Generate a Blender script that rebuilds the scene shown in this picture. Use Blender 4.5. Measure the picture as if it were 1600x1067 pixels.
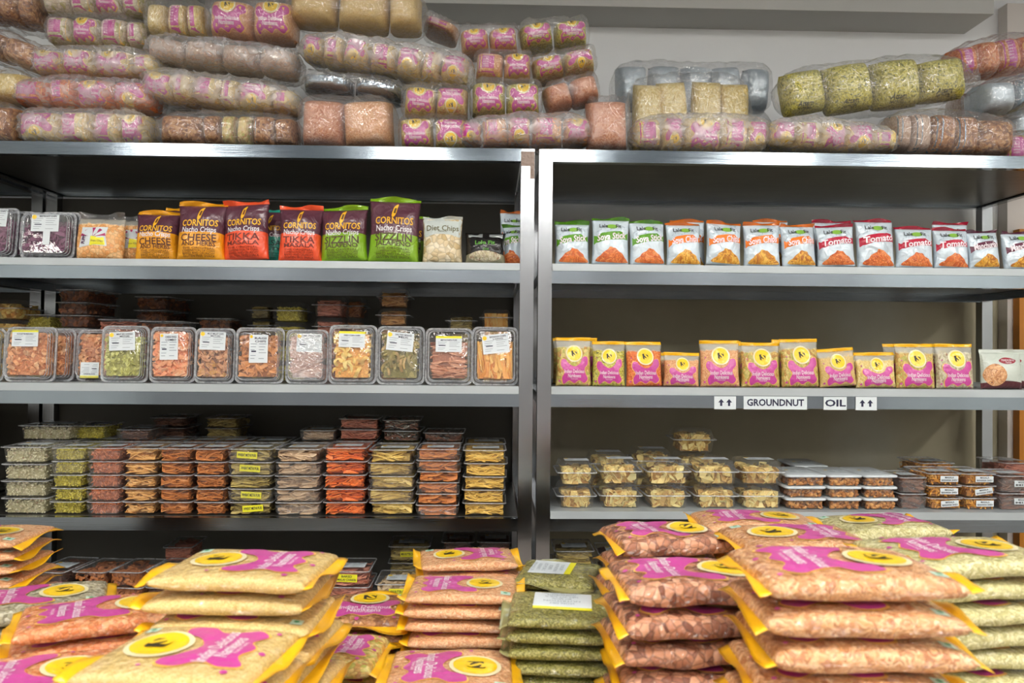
import bpy, math, random
from mathutils import Vector, Matrix, Euler, noise
from mathutils.geometry import delaunay_2d_cdt

for o in list(bpy.data.objects):
    bpy.data.objects.remove(o)
SC = bpy.context.scene
COL = SC.collection
R = math.radians

# ------------------------------------------------------------ camera
ZC = 1.40                      # lens height above the floor
F = 1250.0; CX, CY = 800.0, 529.1
CAM = Vector((0, -2.5, ZC))
_y, _p, _r = R(-1.495), R(0.817), R(0.494)
_right = Vector((math.cos(_y), math.sin(_y), 0))
FW = Vector((-math.sin(_y)*math.cos(_p), math.cos(_y)*math.cos(_p), math.sin(_p)))
_up = _right.cross(FW)
RT = _right*math.cos(_r) + _up*math.sin(_r)
UP = -_right*math.sin(_r) + _up*math.cos(_r)
cd = bpy.data.cameras.new('camera'); cam = bpy.data.objects.new('camera', cd); COL.objects.link(cam)
cam.matrix_world = Matrix(((RT.x, UP.x, -FW.x, CAM.x), (RT.y, UP.y, -FW.y, CAM.y), (RT.z, UP.z, -FW.z, CAM.z), (0, 0, 0, 1)))
cd.sensor_width = 36; cd.lens = F/1600*36; cd.shift_y = (CY-533.5)/1600
cd.clip_start = 0.05
cd.dof.use_dof = True; cd.dof.focus_distance = 2.55; cd.dof.aperture_fstop = 4.5
SC.camera = cam

# ------------------------------------------------------------ world, exposure
SC.view_settings.view_transform = 'Standard'; SC.view_settings.look = 'None'
SC.view_settings.gamma = 1; SC.view_settings.use_curve_mapping = False
SC.view_settings.exposure = 0.0
wd = bpy.data.worlds.new('world'); SC.world = wd; wd.use_nodes = True
wd.node_tree.nodes['Background'].inputs[0].default_value = (.8, .86, 1, 1)
wd.node_tree.nodes['Background'].inputs[1].default_value = 0.15
LIGHT = 31.0                   # emission of the ceiling panels
SC.cycles.transparent_max_bounces = 24
SC.cycles.max_bounces = 8
SC.cycles.caustics_reflective = False; SC.cycles.caustics_refractive = False

def W(px, py, Y):
    """world X, Z of what the photo shows at (px, py) if it stands at depth Y"""
    d = FW + RT*((px-CX)/F) - UP*((py-CY)/F)
    t = (Y-CAM.y)/d.y
    p = CAM + d*t
    return p.x, p.z

def S(Y):                      # metres per pixel at depth Y
    return (Y+2.5)/F

# ------------------------------------------------------------ materials
def c(r, g, b, a=1):
    f = lambda v: (v/255/12.92 if v/255 <= .04045 else ((v/255+.055)/1.055)**2.4)
    return (f(r), f(g), f(b), a)

MATS = {}
class NT:
    def __init__(s, name):
        s.m = bpy.data.materials.new(name); s.m.use_nodes = True; s.t = s.m.node_tree
        s.t.nodes.clear(); s.out = s.t.nodes.new('ShaderNodeOutputMaterial')
    def n(s, k, **kw):
        nd = s.t.nodes.new(k)
        for a, v in kw.items():
            if a.startswith('i_'):
                nd.inputs[int(a[2:]) if a[2:].isdigit() else a[2:].replace('_', ' ')].default_value = v
            else: setattr(nd, a, v)
        return nd
    def l(s, a, b): s.t.links.new(a, b)
    def coords(s, rnd=1.0):
        tc = s.n('ShaderNodeTexCoord'); oi = s.n('ShaderNodeObjectInfo')
        mu = s.n('ShaderNodeMath', operation='MULTIPLY', i_1=7.0*rnd); s.l(oi.outputs['Random'], mu.inputs[0])
        ad = s.n('ShaderNodeVectorMath', operation='ADD'); s.l(tc.outputs['Object'], ad.inputs[0]); s.l(mu.outputs[0], ad.inputs[1])
        return ad.outputs[0]
    def ramp(s, fac, cols, const=False):
        r = s.n('ShaderNodeValToRGB'); e = r.color_ramp
        if const: e.interpolation = 'CONSTANT'
        n = len(cols)
        e.elements[0].color = cols[0]; e.elements[0].position = 0
        e.elements[1].color = cols[-1]; e.elements[1].position = 1 if not const else (n-1)/n
        for i in range(1, n-1):
            q = e.elements.new(i/(n-1) if not const else i/n); q.color = cols[i]
        s.l(fac, r.inputs[0]); return r.outputs[0]

def plain(name, col, rough=.5, metal=0, coat=0, bump=0, bscale=60):
    if name in MATS: return MATS[name]
    t = NT(name); p = t.n('ShaderNodeBsdfPrincipled')
    p.inputs['Base Color'].default_value = col; p.inputs['Roughness'].default_value = rough
    p.inputs['Metallic'].default_value = metal; p.inputs['Coat Weight'].default_value = coat
    p.inputs['Coat Roughness'].default_value = .12
    if bump:
        nz = t.n('ShaderNodeTexNoise'); nz.inputs['Scale'].default_value = bscale; t.l(t.coords(), nz.inputs['Vector'])
        b = t.n('ShaderNodeBump'); b.inputs['Strength'].default_value = bump; b.inputs['Distance'].default_value = .01
        t.l(nz.outputs['Fac'], b.inputs['Height']); t.l(b.outputs[0], p.inputs['Normal']); t.l(b.outputs[0], p.inputs['Coat Normal'])
    t.l(p.outputs[0], t.out.inputs[0]); MATS[name] = t.m; return t.m

def food(name, cols, scale=120, stretch=(1, 1, 1), distort=0.0, coat=.6, bump=.8, crinkle=.5, head=None, headcol=(222, 220, 208), edge=.55):
    """loose snack seen through its glossy film; head = (height, share) where the film is empty"""
    if name in MATS: return MATS[name]
    t = NT(name); v = t.coords()
    if distort:
        nz = t.n('ShaderNodeTexNoise'); nz.inputs['Scale'].default_value = scale*.12; t.l(v, nz.inputs['Vector'])
        sb = t.n('ShaderNodeVectorMath', operation='SUBTRACT'); t.l(nz.outputs['Color'], sb.inputs[0]); sb.inputs[1].default_value = (.5, .5, .5)
        sc = t.n('ShaderNodeVectorMath', operation='SCALE'); t.l(sb.outputs[0], sc.inputs[0]); sc.inputs['Scale'].default_value = distort
        ad = t.n('ShaderNodeVectorMath', operation='ADD'); t.l(v, ad.inputs[0]); t.l(sc.outputs[0], ad.inputs[1]); vv = ad.outputs[0]
    else: vv = v
    mp = t.n('ShaderNodeMapping'); mp.inputs['Scale'].default_value = stretch; t.l(vv, mp.inputs['Vector'])
    vo = t.n('ShaderNodeTexVoronoi'); vo.inputs['Scale'].default_value = scale; t.l(mp.outputs[0], vo.inputs['Vector'])
    sp = t.n('ShaderNodeSeparateColor'); t.l(vo.outputs['Color'], sp.inputs[0])
    col = t.ramp(sp.outputs[0], cols)
    ve = t.n('ShaderNodeTexVoronoi', feature='DISTANCE_TO_EDGE'); ve.inputs['Scale'].default_value = scale; t.l(mp.outputs[0], ve.inputs['Vector'])
    mr = t.n('ShaderNodeMapRange'); mr.inputs[2].default_value = .12; mr.inputs[3].default_value = .45; mr.inputs[4].default_value = 1
    mr.inputs[1].default_value = 0
    t.l(ve.outputs['Distance'], mr.inputs[0])
    mx = t.n('ShaderNodeMix', data_type='RGBA', blend_type='MULTIPLY'); mx.inputs[0].default_value = edge
    t.l(col, mx.inputs[6]); t.l(mr.outputs[0], mx.inputs[7])
    p = t.n('ShaderNodeBsdfPrincipled'); p.inputs['Roughness'].default_value = .6
    p.inputs['Coat Weight'].default_value = coat; p.inputs['Coat Roughness'].default_value = .1
    if coat > .8: p.inputs['Coat IOR'].default_value = 1.9
    b = t.n('ShaderNodeBump'); b.inputs['Strength'].default_value = bump; b.inputs['Distance'].default_value = .3/scale
    t.l(ve.outputs['Distance'], b.inputs['Height']); t.l(b.outputs[0], p.inputs['Normal'])
    n2 = t.n('ShaderNodeTexNoise'); n2.inputs['Scale'].default_value = 38; n2.inputs['Detail'].default_value = 3; n2.inputs['Distortion'].default_value = 1.5
    t.l(v, n2.inputs['Vector'])
    b2 = t.n('ShaderNodeBump'); b2.inputs['Strength'].default_value = crinkle; b2.inputs['Distance'].default_value = .035
    t.l(n2.outputs['Fac'], b2.inputs['Height']); t.l(b2.outputs[0], p.inputs['Coat Normal'])
    if head:
        tc = t.n('ShaderNodeTexCoord'); sx = t.n('ShaderNodeSeparateXYZ'); t.l(tc.outputs['Object'], sx.inputs[0])
        m1 = t.n('ShaderNodeMath', operation='DIVIDE'); m1.inputs[1].default_value = head[0]; t.l(sx.outputs[2], m1.inputs[0])
        m2 = t.n('ShaderNodeMath', operation='MULTIPLY_ADD'); m2.inputs[1].default_value = .14; t.l(n2.outputs['Fac'], m2.inputs[0]); t.l(m1.outputs[0], m2.inputs[2])
        m3 = t.n('ShaderNodeMapRange'); m3.inputs[1].default_value = head[1]+.05; m3.inputs[2].default_value = head[1]+.09; t.l(m2.outputs[0], m3.inputs[0])
        m4 = t.n('ShaderNodeMix', data_type='RGBA'); t.l(m3.outputs[0], m4.inputs[0]); t.l(mx.outputs[2], m4.inputs[6]); m4.inputs[7].default_value = c(*headcol)
        t.l(m4.outputs[2], p.inputs['Base Color'])
        tr = t.n('ShaderNodeBsdfTransparent'); ms = t.n('ShaderNodeMixShader')
        m5 = t.n('ShaderNodeMath', operation='MULTIPLY'); m5.inputs[1].default_value = .62; t.l(m3.outputs[0], m5.inputs[0])
        t.l(m5.outputs[0], ms.inputs[0]); t.l(p.outputs[0], ms.inputs[1]); t.l(tr.outputs[0], ms.inputs[2]); t.l(ms.outputs[0], t.out.inputs[0])
    else:
        t.l(mx.outputs[2], p.inputs['Base Color']); t.l(p.outputs[0], t.out.inputs[0])
    MATS[name] = t.m; return t.m

def pieces_mat(name, cols, rough=.55):
    if name in MATS: return MATS[name]
    t = NT(name); g = t.n('ShaderNodeNewGeometry'); p = t.n('ShaderNodeBsdfPrincipled'); p.inputs['Roughness'].default_value = rough
    nz = t.n('ShaderNodeTexNoise'); nz.inputs['Scale'].default_value = 140; t.l(t.coords(), nz.inputs['Vector'])
    a = t.n('ShaderNodeMath', operation='MULTIPLY_ADD'); a.inputs[1].default_value = .45; t.l(nz.outputs['Fac'], a.inputs[0])
    m = t.n('ShaderNodeMath', operation='MULTIPLY_ADD'); m.inputs[1].default_value = .8; m.inputs[2].default_value = -.12; t.l(g.outputs['Random Per Island'], m.inputs[0]); t.l(m.outputs[0], a.inputs[2])
    t.l(t.ramp(a.outputs[0], [tuple(min(.86, q*1.12) for q in k[:3])+(1,) for k in cols]), p.inputs['Base Color'])
    b = t.n('ShaderNodeBump'); b.inputs['Strength'].default_value = .5; b.inputs['Distance'].default_value = .002
    t.l(nz.outputs['Fac'], b.inputs['Height']); t.l(b.outputs[0], p.inputs['Normal'])
    t.l(p.outputs[0], t.out.inputs[0]); MATS[name] = t.m; return t.m

def film(name, haze=.1, tint=(255, 255, 255), bump=.4, bscale=40, rough=.08, spec=.5, bdist=.012):
    """clear plastic sheet: mostly see-through, partly milky, glossy on top"""
    if name in MATS: return MATS[name]
    t = NT(name); v = t.coords()
    nz = t.n('ShaderNodeTexNoise'); nz.inputs['Scale'].default_value = bscale; nz.inputs['Detail'].default_value = 3; nz.inputs['Distortion'].default_value = 1.2
    t.l(v, nz.inputs['Vector'])
    b = t.n('ShaderNodeBump'); b.inputs['Strength'].default_value = bump; b.inputs['Distance'].default_value = bdist; t.l(nz.outputs['Fac'], b.inputs['Height'])
    tr = t.n('ShaderNodeBsdfTransparent'); tr.inputs[0].default_value = c(*tint)
    df = t.n('ShaderNodeBsdfDiffuse'); df.inputs[0].default_value = c(240, 242, 245)
    tl = t.n('ShaderNodeBsdfTranslucent'); tl.inputs[0].default_value = c(240, 242, 245)
    ms0 = t.n('ShaderNodeMixShader'); ms0.inputs[0].default_value = .35; t.l(df.outputs[0], ms0.inputs[1]); t.l(tl.outputs[0], ms0.inputs[2])
    hz = t.n('ShaderNodeMapRange'); hz.inputs[1].default_value = .3; hz.inputs[2].default_value = .75; hz.inputs[3].default_value = haze*.55; hz.inputs[4].default_value = min(1, haze*1.5)
    t.l(nz.outputs['Fac'], hz.inputs[0])
    m1 = t.n('ShaderNodeMixShader'); t.l(hz.outputs[0], m1.inputs[0]); t.l(tr.outputs[0], m1.inputs[1]); t.l(ms0.outputs[0], m1.inputs[2])
    gl = t.n('ShaderNodeBsdfGlossy'); gl.inputs['Roughness'].default_value = rough; gl.inputs[0].default_value = (1, 1, 1, 1); t.l(b.outputs[0], gl.inputs['Normal'])
    lw = t.n('ShaderNodeLayerWeight'); lw.inputs[0].default_value = .5; t.l(b.outputs[0], lw.inputs['Normal'])
    pw = t.n('ShaderNodeMath', operation='POWER'); pw.inputs[1].default_value = 3.6; t.l(lw.outputs['Facing'], pw.inputs[0])
    mm = t.n('ShaderNodeMapRange'); mm.inputs[3].default_value = .06*spec*2; mm.inputs[4].default_value = .45; t.l(pw.outputs[0], mm.inputs[0])
    m2 = t.n('ShaderNodeMixShader'); t.l(mm.outputs[0], m2.inputs[0]); t.l(m1.outputs[0], m2.inputs[1]); t.l(gl.outputs[0], m2.inputs[2])
    t.l(m2.outputs[0], t.out.inputs[0]); MATS[name] = t.m; return t.m

def steel(name, col=(196, 203, 208), rough=.17, metal=1.0, axis=0, bump=.05):
    if name in MATS: return MATS[name]
    t = NT(name); tc = t.n('ShaderNodeTexCoord'); mp = t.n('ShaderNodeMapping')
    sc = [60, 60, 60]; sc[axis] = .8; mp.inputs['Scale'].default_value = sc; t.l(tc.outputs['Object'], mp.inputs['Vector'])
    nz = t.n('ShaderNodeTexNoise'); nz.inputs['Scale'].default_value = 8; nz.inputs['Detail'].default_value = 4; t.l(mp.outputs[0], nz.inputs['Vector'])
    n2 = t.n('ShaderNodeTexNoise'); n2.inputs['Scale'].default_value = 5; n2.inputs['Detail'].default_value = 2; t.l(tc.outputs['Object'], n2.inputs['Vector'])
    p = t.n('ShaderNodeBsdfPrincipled'); p.inputs['Metallic'].default_value = metal
    a, bcol = c(*[int(v*.86) for v in col]), c(*col)
    t.l(t.ramp(n2.outputs['Fac'], [a, bcol]), p.inputs['Base Color'])
    mr = t.n('ShaderNodeMapRange'); mr.inputs[3].default_value = rough*.7; mr.inputs[4].default_value = rough*1.4; t.l(nz.outputs['Fac'], mr.inputs[0]); t.l(mr.outputs[0], p.inputs['Roughness'])
    ad = t.n('ShaderNodeMath', operation='MULTIPLY_ADD'); ad.inputs[1].default_value = .12; t.l(nz.outputs['Fac'], ad.inputs[0]); t.l(n2.outputs['Fac'], ad.inputs[2])
    b = t.n('ShaderNodeBump'); b.inputs['Strength'].default_value = bump; b.inputs['Distance'].default_value = .02; t.l(ad.outputs[0], b.inputs['Height']); t.l(b.outputs[0], p.inputs['Normal'])
    t.l(p.outputs[0], t.out.inputs[0]); MATS[name] = t.m; return t.m

def zoned(name, zones, rough=.35, metal=0.0, wob=.01, bump=.5, mottle=None):
    """printed foil whose colour changes with height: zones = [(z_from, colour), ...]"""
    if name in MATS: return MATS[name]
    t = NT(name); tc = t.n('ShaderNodeTexCoord'); sx = t.n('ShaderNodeSeparateXYZ'); t.l(tc.outputs['Object'], sx.inputs[0])
    ax = t.n('ShaderNodeMath', operation='MULTIPLY'); t.l(sx.outputs[0], ax.inputs[0]); t.l(sx.outputs[0], ax.inputs[1])
    z = t.n('ShaderNodeMath', operation='MULTIPLY_ADD'); z.inputs[1].default_value = wob*150; t.l(ax.outputs[0], z.inputs[0]); t.l(sx.outputs[2], z.inputs[2])
    prev = None
    for zf, colr in zones:
        col = c(*colr)
        if prev is None:
            rg = t.n('ShaderNodeRGB'); rg.outputs[0].default_value = col; prev = rg.outputs[0]; continue
        g = t.n('ShaderNodeMath', operation='GREATER_THAN'); g.inputs[1].default_value = zf; t.l(z.outputs[0], g.inputs[0])
        m = t.n('ShaderNodeMix', data_type='RGBA'); t.l(g.outputs[0], m.inputs[0]); t.l(prev, m.inputs[6]); m.inputs[7].default_value = col; prev = m.outputs[2]
    v = t.coords(); nz = t.n('ShaderNodeTexNoise'); nz.inputs['Scale'].default_value = 26; nz.inputs['Detail'].default_value = 2.5; nz.inputs['Distortion'].default_value = .8; t.l(v, nz.inputs['Vector'])
    if mottle:
        n3 = t.n('ShaderNodeTexNoise'); n3.inputs['Scale'].default_value = 60; n3.inputs['Distortion'].default_value = 3; t.l(v, n3.inputs['Vector'])
        mr = t.n('ShaderNodeMapRange'); mr.inputs[1].default_value = .48; mr.inputs[2].default_value = .62; mr.inputs[4].default_value = .6; t.l(n3.outputs['Fac'], mr.inputs[0])
        m = t.n('ShaderNodeMix', data_type='RGBA'); t.l(mr.outputs[0], m.inputs[0]); t.l(prev, m.inputs[6]); m.inputs[7].default_value = c(*mottle); prev = m.outputs[2]
    p = t.n('ShaderNodeBsdfPrincipled'); p.inputs['Roughness'].default_value = rough; p.inputs['Metallic'].default_value = metal
    p.inputs['Coat Weight'].default_value = .5; p.inputs['Coat Roughness'].default_value = .15
    t.l(prev, p.inputs['Base Color'])
    b = t.n('ShaderNodeBump'); b.inputs['Strength'].default_value = bump; b.inputs['Distance'].default_value = .015; t.l(nz.outputs['Fac'], b.inputs['Height'])
    t.l(b.outputs[0], p.inputs['Normal']); t.l(b.outputs[0], p.inputs['Coat Normal'])
    t.l(p.outputs[0], t.out.inputs[0]); MATS[name] = t.m; return t.m

PINK = plain('pink_print', c(198, 66, 152), .4, coat=.6, bump=.35)
PEACH = plain('peach_outline', c(240, 190, 90), .4, coat=.6, bump=.35)
SEAL = plain('yellow_seal', c(244, 184, 22), .4, coat=.4)
DISC = plain('logo_yellow', c(246, 205, 20), .4, coat=.5, bump=.3)
RING = plain('logo_cream', c(232, 222, 180), .4, coat=.5)
MARK = plain('logo_mark', c(48, 42, 30), .5)
WHITE = plain('white_ink', c(238, 225, 232), .4, coat=.3)
PAPER = plain('paper_label', c(214, 222, 226), .5, coat=.2)
YPAPER = plain('yellow_label', c(232, 226, 40), .5, coat=.2)
INK = plain('dark_ink', c(30, 32, 40), .6)
GREY_INK = plain('grey_ink', c(120, 132, 142), .6)
NAVY = plain('navy_ink', c(26, 28, 62), .6)
STEEL_H = steel('brushed_steel_beam', col=(160, 171, 181), rough=.12, axis=0)
STEEL_V = steel('brushed_steel_post', col=(168, 172, 176), axis=2)
TRAY = steel('satin_steel_tray', col=(192, 200, 204), rough=.45, metal=.35, axis=0, bump=.03)
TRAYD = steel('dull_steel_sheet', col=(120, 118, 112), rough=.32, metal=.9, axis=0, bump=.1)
CLEAR = film('clear_tub_plastic', haze=.06, bump=.15, bscale=30, rough=.06)
CLEARH = film('clear_tub_rim_plastic', haze=.45, tint=(240, 245, 250), bump=.3, bscale=60, rough=.12)
WRAP = film('cling_wrap', haze=.08, bump=.6, bscale=45, rough=.09, spec=.6)
BAGF = film('clear_sack_film', haze=.10, bump=.9, bscale=34, rough=.12, spec=.8)
BAGM = film('milky_sack_film', haze=.30, bump=.9, bscale=30, rough=.16, spec=.8)
WLID = plain('white_lid_plastic', c(205, 212, 216), .35, coat=.3)

# ------------------------------------------------------------ mesh helpers
class MB:
    def __init__(s): s.v = []; s.f = []; s.m = []
    def add(s, vs, fs, mi=0):
        k = len(s.v); s.v.extend([tuple(p) for p in vs]); s.f.extend([tuple(i+k for i in f) for f in fs]); s.m.extend([mi]*len(fs))
        return s
    def box(s, x0, x1, y0, y1, z0, z1, mi=0, M=None):
        vs = [Vector(p) for p in ((x0, y0, z0), (x1, y0, z0), (x1, y1, z0), (x0, y1, z0), (x0, y0, z1), (x1, y0, z1), (x1, y1, z1), (x0, y1, z1))]
        if M is not None: vs = [M @ p for p in vs]
        return s.add(vs, [(0, 3, 2, 1), (4, 5, 6, 7), (0, 1, 5, 4), (1, 2, 6, 5), (2, 3, 7, 6), (3, 0, 4, 7)], mi)
    def rings(s, loops, mi=0, cap0=True, cap1=True):
        n = len(loops[0]); vs = [p for L in loops for p in L]; fs = []
        for k in range(len(loops)-1):
            for i in range(n):
                j = (i+1) % n; fs.append((k*n+i, k*n+j, (k+1)*n+j, (k+1)*n+i))
        if cap0: fs.append(tuple(range(n-1, -1, -1)))
        if cap1: fs.append(tuple((len(loops)-1)*n+i for i in range(n)))
        return s.add(vs, fs, mi)
    def mesh(s, name, mats, smooth=False):
        me = bpy.data.meshes.new(name); me.from_pydata(s.v, [], s.f)
        for m in (mats if isinstance(mats, (list, tuple)) else [mats]): me.materials.append(m)
        if s.m: me.polygons.foreach_set('material_index', s.m)
        if smooth: me.polygons.foreach_set('use_smooth', [True]*len(s.f))
        me.update(); return me

def ob(name, me, parent=None, M=None):
    o = bpy.data.objects.new(name, me); COL.objects.link(o)
    if parent is not None: o.parent = parent
    if M is not None: o.matrix_local = M
    return o
def thing(name, label, cat, loc=(0, 0, 0), rot=(0, 0, 0), group=None):
    o = bpy.data.objects.new(name, None); COL.objects.link(o); o.empty_display_size = .02
    o.location = loc; o.rotation_euler = rot; o['label'] = label; o['category'] = cat
    if group: o['group'] = group
    return o
def tag(o, label, cat, group=None):
    o['label'] = label; o['category'] = cat
    if group: o['group'] = group
    return o
def struct(name, mb, mats, smooth=False):
    o = ob(name, mb.mesh(name, mats, smooth)); o['kind'] = 'structure'; return o
def settle(t, z, gap=.0006):
    """put the lowest point of a thing on the surface at height z"""
    t.rotation_mode = 'XYZ'; M = Matrix.LocRotScale(t.location, t.rotation_euler, t.scale); lo = 1e9
    def rec(o, Mo):
        nonlocal lo
        if o.data is not None:
            for v in o.data.vertices:
                q = Mo @ v.co
                if q.z < lo: lo = q.z
        for ch in o.children: rec(ch, Mo @ ch.matrix_local)
    rec(t, M); t.location.z += z+gap-lo; return t
def copy_tree(o, parent=None):
    q = o.copy(); COL.objects.link(q)
    if parent is not None: q.parent = parent
    for ch in o.children: copy_tree(ch, q)
    return q

def rrect(w, d, r, n=4, cx=0, cy=0):
    pts = []
    for k, (sx, sy) in enumerate(((1, 1), (-1, 1), (-1, -1), (1, -1))):
        for i in range(n+1):
            a = k*math.pi/2 + i/n*math.pi/2
            pts.append((cx+sx*(w/2-r)+r*math.cos(a), cy+sy*(d/2-r)+r*math.sin(a)))
    return pts
def circ(r, n=28, cx=0, cy=0, sy=1):
    return [(cx+r*math.cos(2*math.pi*i/n), cy+r*sy*math.sin(2*math.pi*i/n)) for i in range(n)]
def smooth_loop(P, k=5):
    out = []; n = len(P)
    for i in range(n):
        p0, p1, p2, p3 = [Vector(P[(i+j-1) % n]) for j in range(4)]
        for q in range(k):
            t = q/k
            v = .5*((2*p1)+(p2-p0)*t+(2*p0-5*p1+4*p2-p3)*t*t+(3*p1-p0-3*p2+p3)*t*t*t); out.append((v.x, v.y))
    return out

_TX = {}
def text2d(s, size, bold=0.0, shear=0.0, align='CENTER', spacing=1.0):
    key = (s, round(size, 5), bold, shear, align, spacing)
    if key not in _TX:
        cu = bpy.data.curves.new('t', 'FONT'); cu.body = s; cu.size = size; cu.align_x = align; cu.align_y = 'CENTER'
        cu.offset = bold*size; cu.shear = shear; cu.space_character = spacing; cu.resolution_u = 2
        o = bpy.data.objects.new('t', cu); COL.objects.link(o)
        me = bpy.data.meshes.new_from_object(o)
        _TX[key] = ([(v.co.x, v.co.y) for v in me.vertices], [tuple(p.vertices) for p in me.polygons])
        bpy.data.objects.remove(o); bpy.data.meshes.remove(me); bpy.data.curves.remove(cu)
    return _TX[key]

def patch(mb, outline, surf, off, mi=0, step=.012):
    """fill a closed outline (x, z in metres on the face) with triangles that follow the surface"""
    xs = [p[0] for p in outline]; zs = [p[1] for p in outline]
    vs = [Vector(p) for p in outline]; n = len(vs)
    x = min(xs)+step/2
    while x < max(xs):
        z = min(zs)+step/2
        while z < max(zs): vs.append(Vector((x, z))); z += step
        x += step
    r = delaunay_2d_cdt(vs, [(i, (i+1) % n) for i in range(n)], [], 1, 1e-6)
    V2, T = r[0], r[2]
    mb.add([surf(p.x, p.y, off) for p in V2], [tuple(t) if _cw(V2, t) else tuple(reversed(t)) for t in T], mi)
def _cw(V, t):
    a, b, d = V[t[0]], V[t[1]], V[t[2]]
    return (b.x-a.x)*(d.y-a.y)-(b.y-a.y)*(d.x-a.x) > 0
def letter(mb, s, size, x, z, surf, off, mi=0, bold=0.0, shear=0.0, rot=0.0, spacing=1.0, align='CENTER', fit=None, sy=1.0):
    P, Fc = text2d(s, size, bold, shear, align, spacing)
    if not P: return
    k = 1.0
    if fit: k = fit/max(1e-6, max(p[0] for p in P)-min(p[0] for p in P))
    ca, sa = math.cos(rot), math.sin(rot)
    out = []
    for a, b in P:
        a *= k; b *= sy
        out.append(surf(x+a*ca-b*sa, z+a*sa+b*ca, off))
    mb.add(out, Fc, mi)

# flat faces to write on
def flat_front(y):             # a face looking to -Y
    return lambda x, z, off: (x, y-off, z)
def flat_top(z):
    return lambda x, y, off: (x, y, z+off)

class Pillow:
    def __init__(s, w, h, t, seed=0, lump=.004, freq=22, sag=.3, pinch=.05, a=2.4, cc=.5, back=1.0, bend=0.0, au=None):
        s.__dict__.update(locals())
    def pt(s, u, v, side=1, off=0.0):
        e = max(0, (1-abs(u)**(s.au or s.a)))*max(0, (1-abs(v)**s.a))
        x = s.w/2*u*(1-s.pinch*(1-v*v)*(abs(u)))
        z = s.h/2*(1+v)
        t = s.t/2*(e**s.cc)*(1-s.sag*v*(1 if v > 0 else .3))
        if s.lump:
            nz = noise.noise(Vector((x*s.freq+s.seed*3.1, z*s.freq+side*9.7, s.seed*1.7)))
            t += s.lump*nz*min(1, e*3)
        if side < 0: t *= s.back
        y = -side*(max(t, 0)+off)+s.bend*v*v
        return (x, y, z)
    def surf(s, side=1):
        def f(x, z, off):
            v = max(-1, min(1, 2*z/s.h-1)); u = max(-1, min(1, 2*x/s.w)); return s.pt(u, v, side, off)
        return f
    def body(s, nu=16, nv=20):
        V = []; Fc = []; idx = {}
        for side in (1, -1):
            for j in range(nv+1):
                for i in range(nu+1):
                    if side == -1 and (i in (0, nu) or j in (0, nv)): idx[(-1, i, j)] = idx[(1, i, j)]; continue
                    uu = math.sin((2*i/nu-1)*math.pi/2)*.35+(2*i/nu-1)*.65
                    vv = math.sin((2*j/nv-1)*math.pi/2)*.35+(2*j/nv-1)*.65
                    idx[(side, i, j)] = len(V); V.append(s.pt(uu, vv, side))
            for j in range(nv):
                for i in range(nu):
                    q = (idx[(side, i, j)], idx[(side, i+1, j)], idx[(side, i+1, j+1)], idx[(side, i, j+1)])
                    Fc.append(q if side == 1 else q[::-1])
        mb = MB(); mb.add(V, Fc); return mb
    def fin(s, top=True, hgt=.014, curl=.004, seed=0, n=14):
        """sealed strip beyond the end of the pillow"""
        sg = 1 if top else -1; V = []; Fc = []
        for k in range(4):
            q = k/3
            for i in range(n+1):
                u = 2*i/n-1
                x, y, z = s.pt(u, sg, 1)
                wv = curl*math.sin(u*3+seed)*q*(1.5)+curl*.8*noise.noise(Vector((u*2.2, seed*1.3, q)))*q
                V.append((x*(1+.0*q), y+wv+s.bend*0, z+sg*(hgt*q-.0015)))
        m = len(V)
        V += [(x, y+.0012, z) for x, y, z in V]
        for k in range(3):
            for i in range(n):
                a = k*(n+1)+i; q = (a, a+1, a+n+2, a+n+1)
                Fc.append(q if top else q[::-1]); qq = tuple(t+m for t in q); Fc.append(qq[::-1] if top else qq)
        for k in range(3):
            for i, d in ((0, 1), (n, -1)):
                a = k*(n+1)+i; b = a+n+1; Fc.append((a, b, b+m, a+m) if d*sg > 0 else (a, a+m, b+m, b))
        for i in range(n):
            a = 3*(n+1)+i; Fc.append((a, a+1, a+1+m, a+m))
        mb = MB(); mb.add(V, Fc); return mb

# ------------------------------------------------------------ levels (heights of the two racks)
ZT = ZC+.633      # top of the top beam
Z2 = ZC+.272      # upper shelf surface
Z3 = ZC-.113      # middle shelf
Z4R = ZC-.501     # lower shelf, right rack
Z4L = ZC-.525     # lower shelf, left rack
Z5 = ZC-.900
BD = .73          # rack depth

# ------------------------------------------------------------ setting
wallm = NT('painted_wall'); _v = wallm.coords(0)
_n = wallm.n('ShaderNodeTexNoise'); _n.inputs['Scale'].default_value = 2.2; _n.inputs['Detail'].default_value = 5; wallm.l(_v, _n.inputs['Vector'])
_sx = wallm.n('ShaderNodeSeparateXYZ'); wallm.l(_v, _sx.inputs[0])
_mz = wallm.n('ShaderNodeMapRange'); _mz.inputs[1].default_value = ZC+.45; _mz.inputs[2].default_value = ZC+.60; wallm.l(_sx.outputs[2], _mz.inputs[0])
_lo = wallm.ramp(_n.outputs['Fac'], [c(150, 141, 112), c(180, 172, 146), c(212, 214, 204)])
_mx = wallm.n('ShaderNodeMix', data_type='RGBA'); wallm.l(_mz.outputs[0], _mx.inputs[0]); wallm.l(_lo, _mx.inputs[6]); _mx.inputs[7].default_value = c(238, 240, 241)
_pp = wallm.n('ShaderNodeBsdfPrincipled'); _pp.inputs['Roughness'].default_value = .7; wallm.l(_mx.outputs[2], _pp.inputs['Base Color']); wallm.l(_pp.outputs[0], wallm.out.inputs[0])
PAINT = plain('plain_paint', c(205, 207, 205), .7)
YW = .80
X0, X1, YB, ZTOP = -4.0, 4.6, -7.0, 3.15
struct('wall_back', MB().box(X0, X1, YW, YW+.1, 0, ZTOP), wallm.m)
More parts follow.
